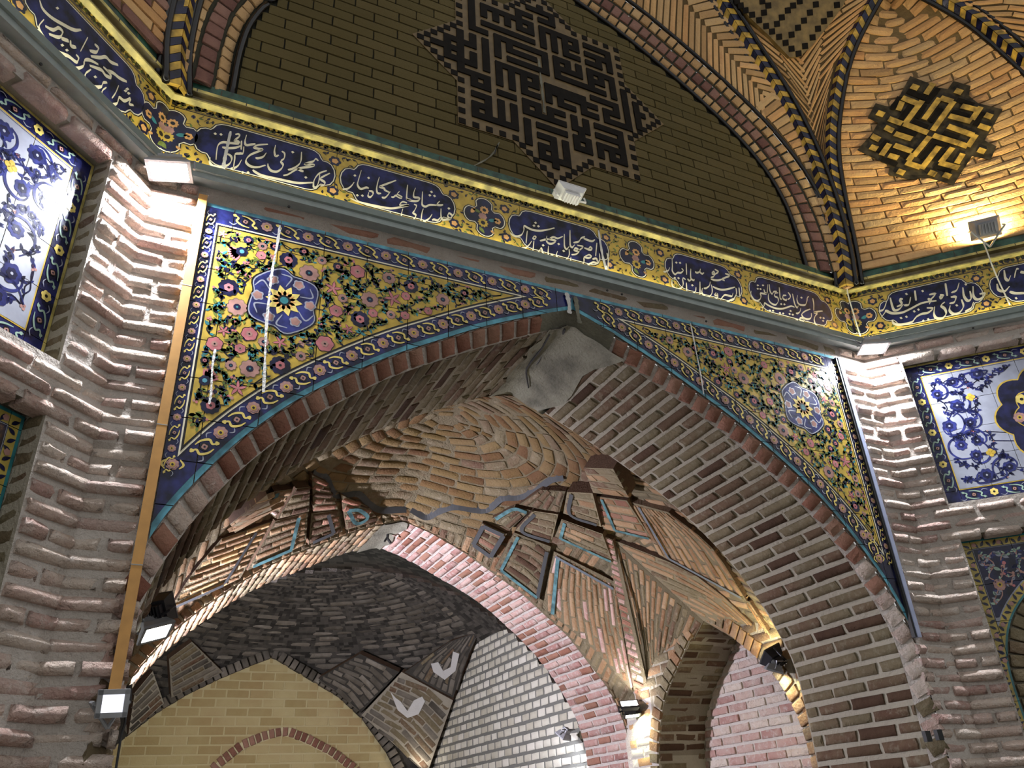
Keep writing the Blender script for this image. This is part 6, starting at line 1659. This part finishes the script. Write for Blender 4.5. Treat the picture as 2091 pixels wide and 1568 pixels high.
# on the cornice
c = atY(1162, 398, -.075)
floodlight('unlit white floodlight standing on the cornice below the kufic star', c + np.array([0, 0, .012]), np.array([0, .35, .95]), np.array([1, 0, 0]), .165, .10, 'lamp_glass_off', body='white_paint', bracket=np.array([c[0], -.03, 4.54]))
p = RIGHTF.p(.86, 4.655, .085)
floodlight('lit warm floodlight on the cornice of the right wall, washing the squinch', p, -RIGHTF.N * .80 + np.array([0, 0, .60]), RIGHTF.U, .17, .12, 'glass_yellow', body='lamp_grey', bracket=RIGHTF.p(.86, 4.545, .04))
# in the bay
A5 = atY(318, 1290, .92)
floodlight('lit floodlight facing down at the left foot of the great arch', A5, np.array([.45, -.35, -.85]), np.array([1, .2, .1]), .13, .11, emitter('glass_bay', (0.95, 1.0, .95), 60), body='lamp_grey', bracket=A5 + np.array([-.05, .03, .06]))
A6 = atY(326, 1240, .98)
floodlight('black floodlight turned up into the vault at the left of the bay', A6, np.array([.35, .75, .55]), np.array([.8, -.45, .1]), .13, .12, 'glass_warm', body='lamp_black', depth=.05, bracket=A6 + np.array([-.05, -.02, -.08]))
A7 = atY(228, 1440, -.04)
floodlight('grey floodlight with white pane below the tan conduit', A7 + np.array([.0, -.04, .0]), np.array([.2, -.9, -.2]), np.array([1, .2, .08]), .085, .075, 'glass_dim', body='lamp_grey', bracket=A7 + np.array([0, .03, -.06]))
A8 = atY(263, 1420, 3.04)
floodlight('small bright floodlight at the left foot of the back arch', A8, np.array([1.0, .10, .12]), np.array([.1, 1, 0]), .13, .11, 'glass_violet', body='lamp_black', bracket=A8 + np.array([-.05, .02, -.05]))
A9 = np.array([1.93, 2.78, 2.37])
A9 = atY(1285, 1438, 2.72)
floodlight('bright floodlight turned up on the right pier of the back arch', A9, np.array([-.25, -.45, .85]), np.array([1, -.5, 0]), .15, .11, emitter('glass_pier', (0.98, 0.92, 0.86), 85), body='lamp_black', bracket=A9 + np.array([.06, .1, -.02]))
B9 = atY(1291, 1460, 2.76)
floodlight('floodlight turned down on the right pier of the back arch', B9, np.array([-.05, -.25, -.95]), np.array([1, -.5, 0]), .13, .08, emitter('glass_pier_low', (.98, 1.0, .62), 160), body='lamp_black', driver=False, bracket=B9 + np.array([.05, .1, 0]))
A10 = atX(1572, 1335, 1.84)
floodlight('black floodlight turned up beside the niche of the bay', A10, np.array([-.25, .50, .80]), np.array([.3, .8, -.4]), .13, .12, emitter('glass_niche', (1.0, .86, .46), 110), body='lamp_black', depth=.05, bracket=A10 + np.array([.08, -.05, -.05]))
B10 = atX(1580, 1368, 1.84)
floodlight('lit floodlight turned down beside the niche of the bay', B10, np.array([-.15, .35, -.9]), np.array([.5, .8, 0]), .12, .10, emitter('glass_niche_low', (1.0, .97, .66), 170), body='lamp_grey', bracket=B10 + np.array([.08, -.05, .05]))
A11 = atY(1158, 1502, 3.74)
floodlight('small grey floodlight on the side wall beyond the back arch', A11 + np.array([-.02, .03, 0]), np.array([-.3, .55, -.75]), np.array([.9, .4, 0]), .12, .10, emitter('glass_far', (.84, .88, 1.0), 260), body='lamp_grey', bracket=A11 + np.array([.08, 0, .05]))
# corner pier lamp, and an unseen lamp added to light the end wall
C1 = np.array([1.78, 7.35, 2.22])
floodlight('floodlight turned up at the foot of the far corner cell', C1, np.array([-.25, -.3, .9]), np.array([1, -1, 0]), .14, .1, emitter('glass_corner', (1.0, .90, .78), 50), body='lamp_black')
C2 = np.array([-1.88, 4.3, 2.3])
floodlight('unseen floodlight added to light the ochre end wall from the left', C2, np.array([.35, .93, .1]), np.array([.9, -.35, 0]), .16, .12, emitter('glass_end_added', (1.0, .95, .84), 420), body='lamp_grey')
def cable(label, pts, r, mat, n=40):
    m = MB(); m.tube(spline(pts, n), r, mat, 6); return tag(m.build('cable', None, True), label, 'cable')
cable('white cable hanging from the warm floodlight across the right inscription band', [RIGHTF.p(*RIGHTF.uv(x, y, d), d) for x, y, d in [(2005, 488, .07), (2016, 515, .06), (2025, 540, .055), (2040, 575, .03), (2062, 622, .03)]], .0045, 'cable_white')
cable('white cable running down the right corner over the inscription band', [np.array([2, 0, 0]) + RC_ * d + np.array([0, 0, z]) for d, z in [(.10, 4.575), (.075, 4.57), (.07, 4.54), (.065, 4.50), (.04, 4.44), (.035, 4.3), (.035, 4.13)]], .0045, 'cable_white')
cable('black cable hanging below the white-paned floodlight', [atY(x, y, -.02) for x, y in [(250, 1438), (256, 1470), (248, 1500), (243, 1530), (237, 1568), (230, 1620)]], .004, 'cable_black')
# conduits
cd = MB()
a0, a1 = MAINF.p(-1.800, 3.962, .014), MAINF.p(-1.800, 2.01, .014)
cd.box((a0 + a1) / 2, (MAINF.U, MAINF.V, MAINF.N), (.034, a0[2] - a1[2], .026), 'wood_tan')
cb = MB(); cb.box(MAINF.p(-1.800, 1.99, .012), (MAINF.U, MAINF.V, MAINF.N), (.036, .05, .026), 'lamp_black')
root = tag(cd.build('cable_conduit'), 'tan plastic conduit climbing the wall beside the left tile panel', 'conduit')
adopt(cb.build('end_cap'), root)
for z in (3.5, 2.9, 2.4):
    j = MB(); j.box(MAINF.p(-1.800, z, .0135), (MAINF.U, MAINF.V, MAINF.N), (.0352, .004, .0285), 'grout'); adopt(j.build('joint'), root)
cd = MB()
a0, a1 = MAINF.p(1.752, 3.925, .014), MAINF.p(1.752, 2.325, .014)
cd.box((a0 + a1) / 2, (MAINF.U, MAINF.V, MAINF.N), (.026, a0[2] - a1[2], .028), 'pvc_blue_grey')
root = tag(cd.build('cable_conduit'), 'blue-grey plastic conduit beside the right tile panel', 'conduit')
cd = MB(); cd.box(((a0 + a1) / 2) - MAINF.U * .021, (MAINF.U, MAINF.V, MAINF.N), (.014, a0[2] - a1[2], .02), 'cable_black'); adopt(cd.build('cable_strip'), root)
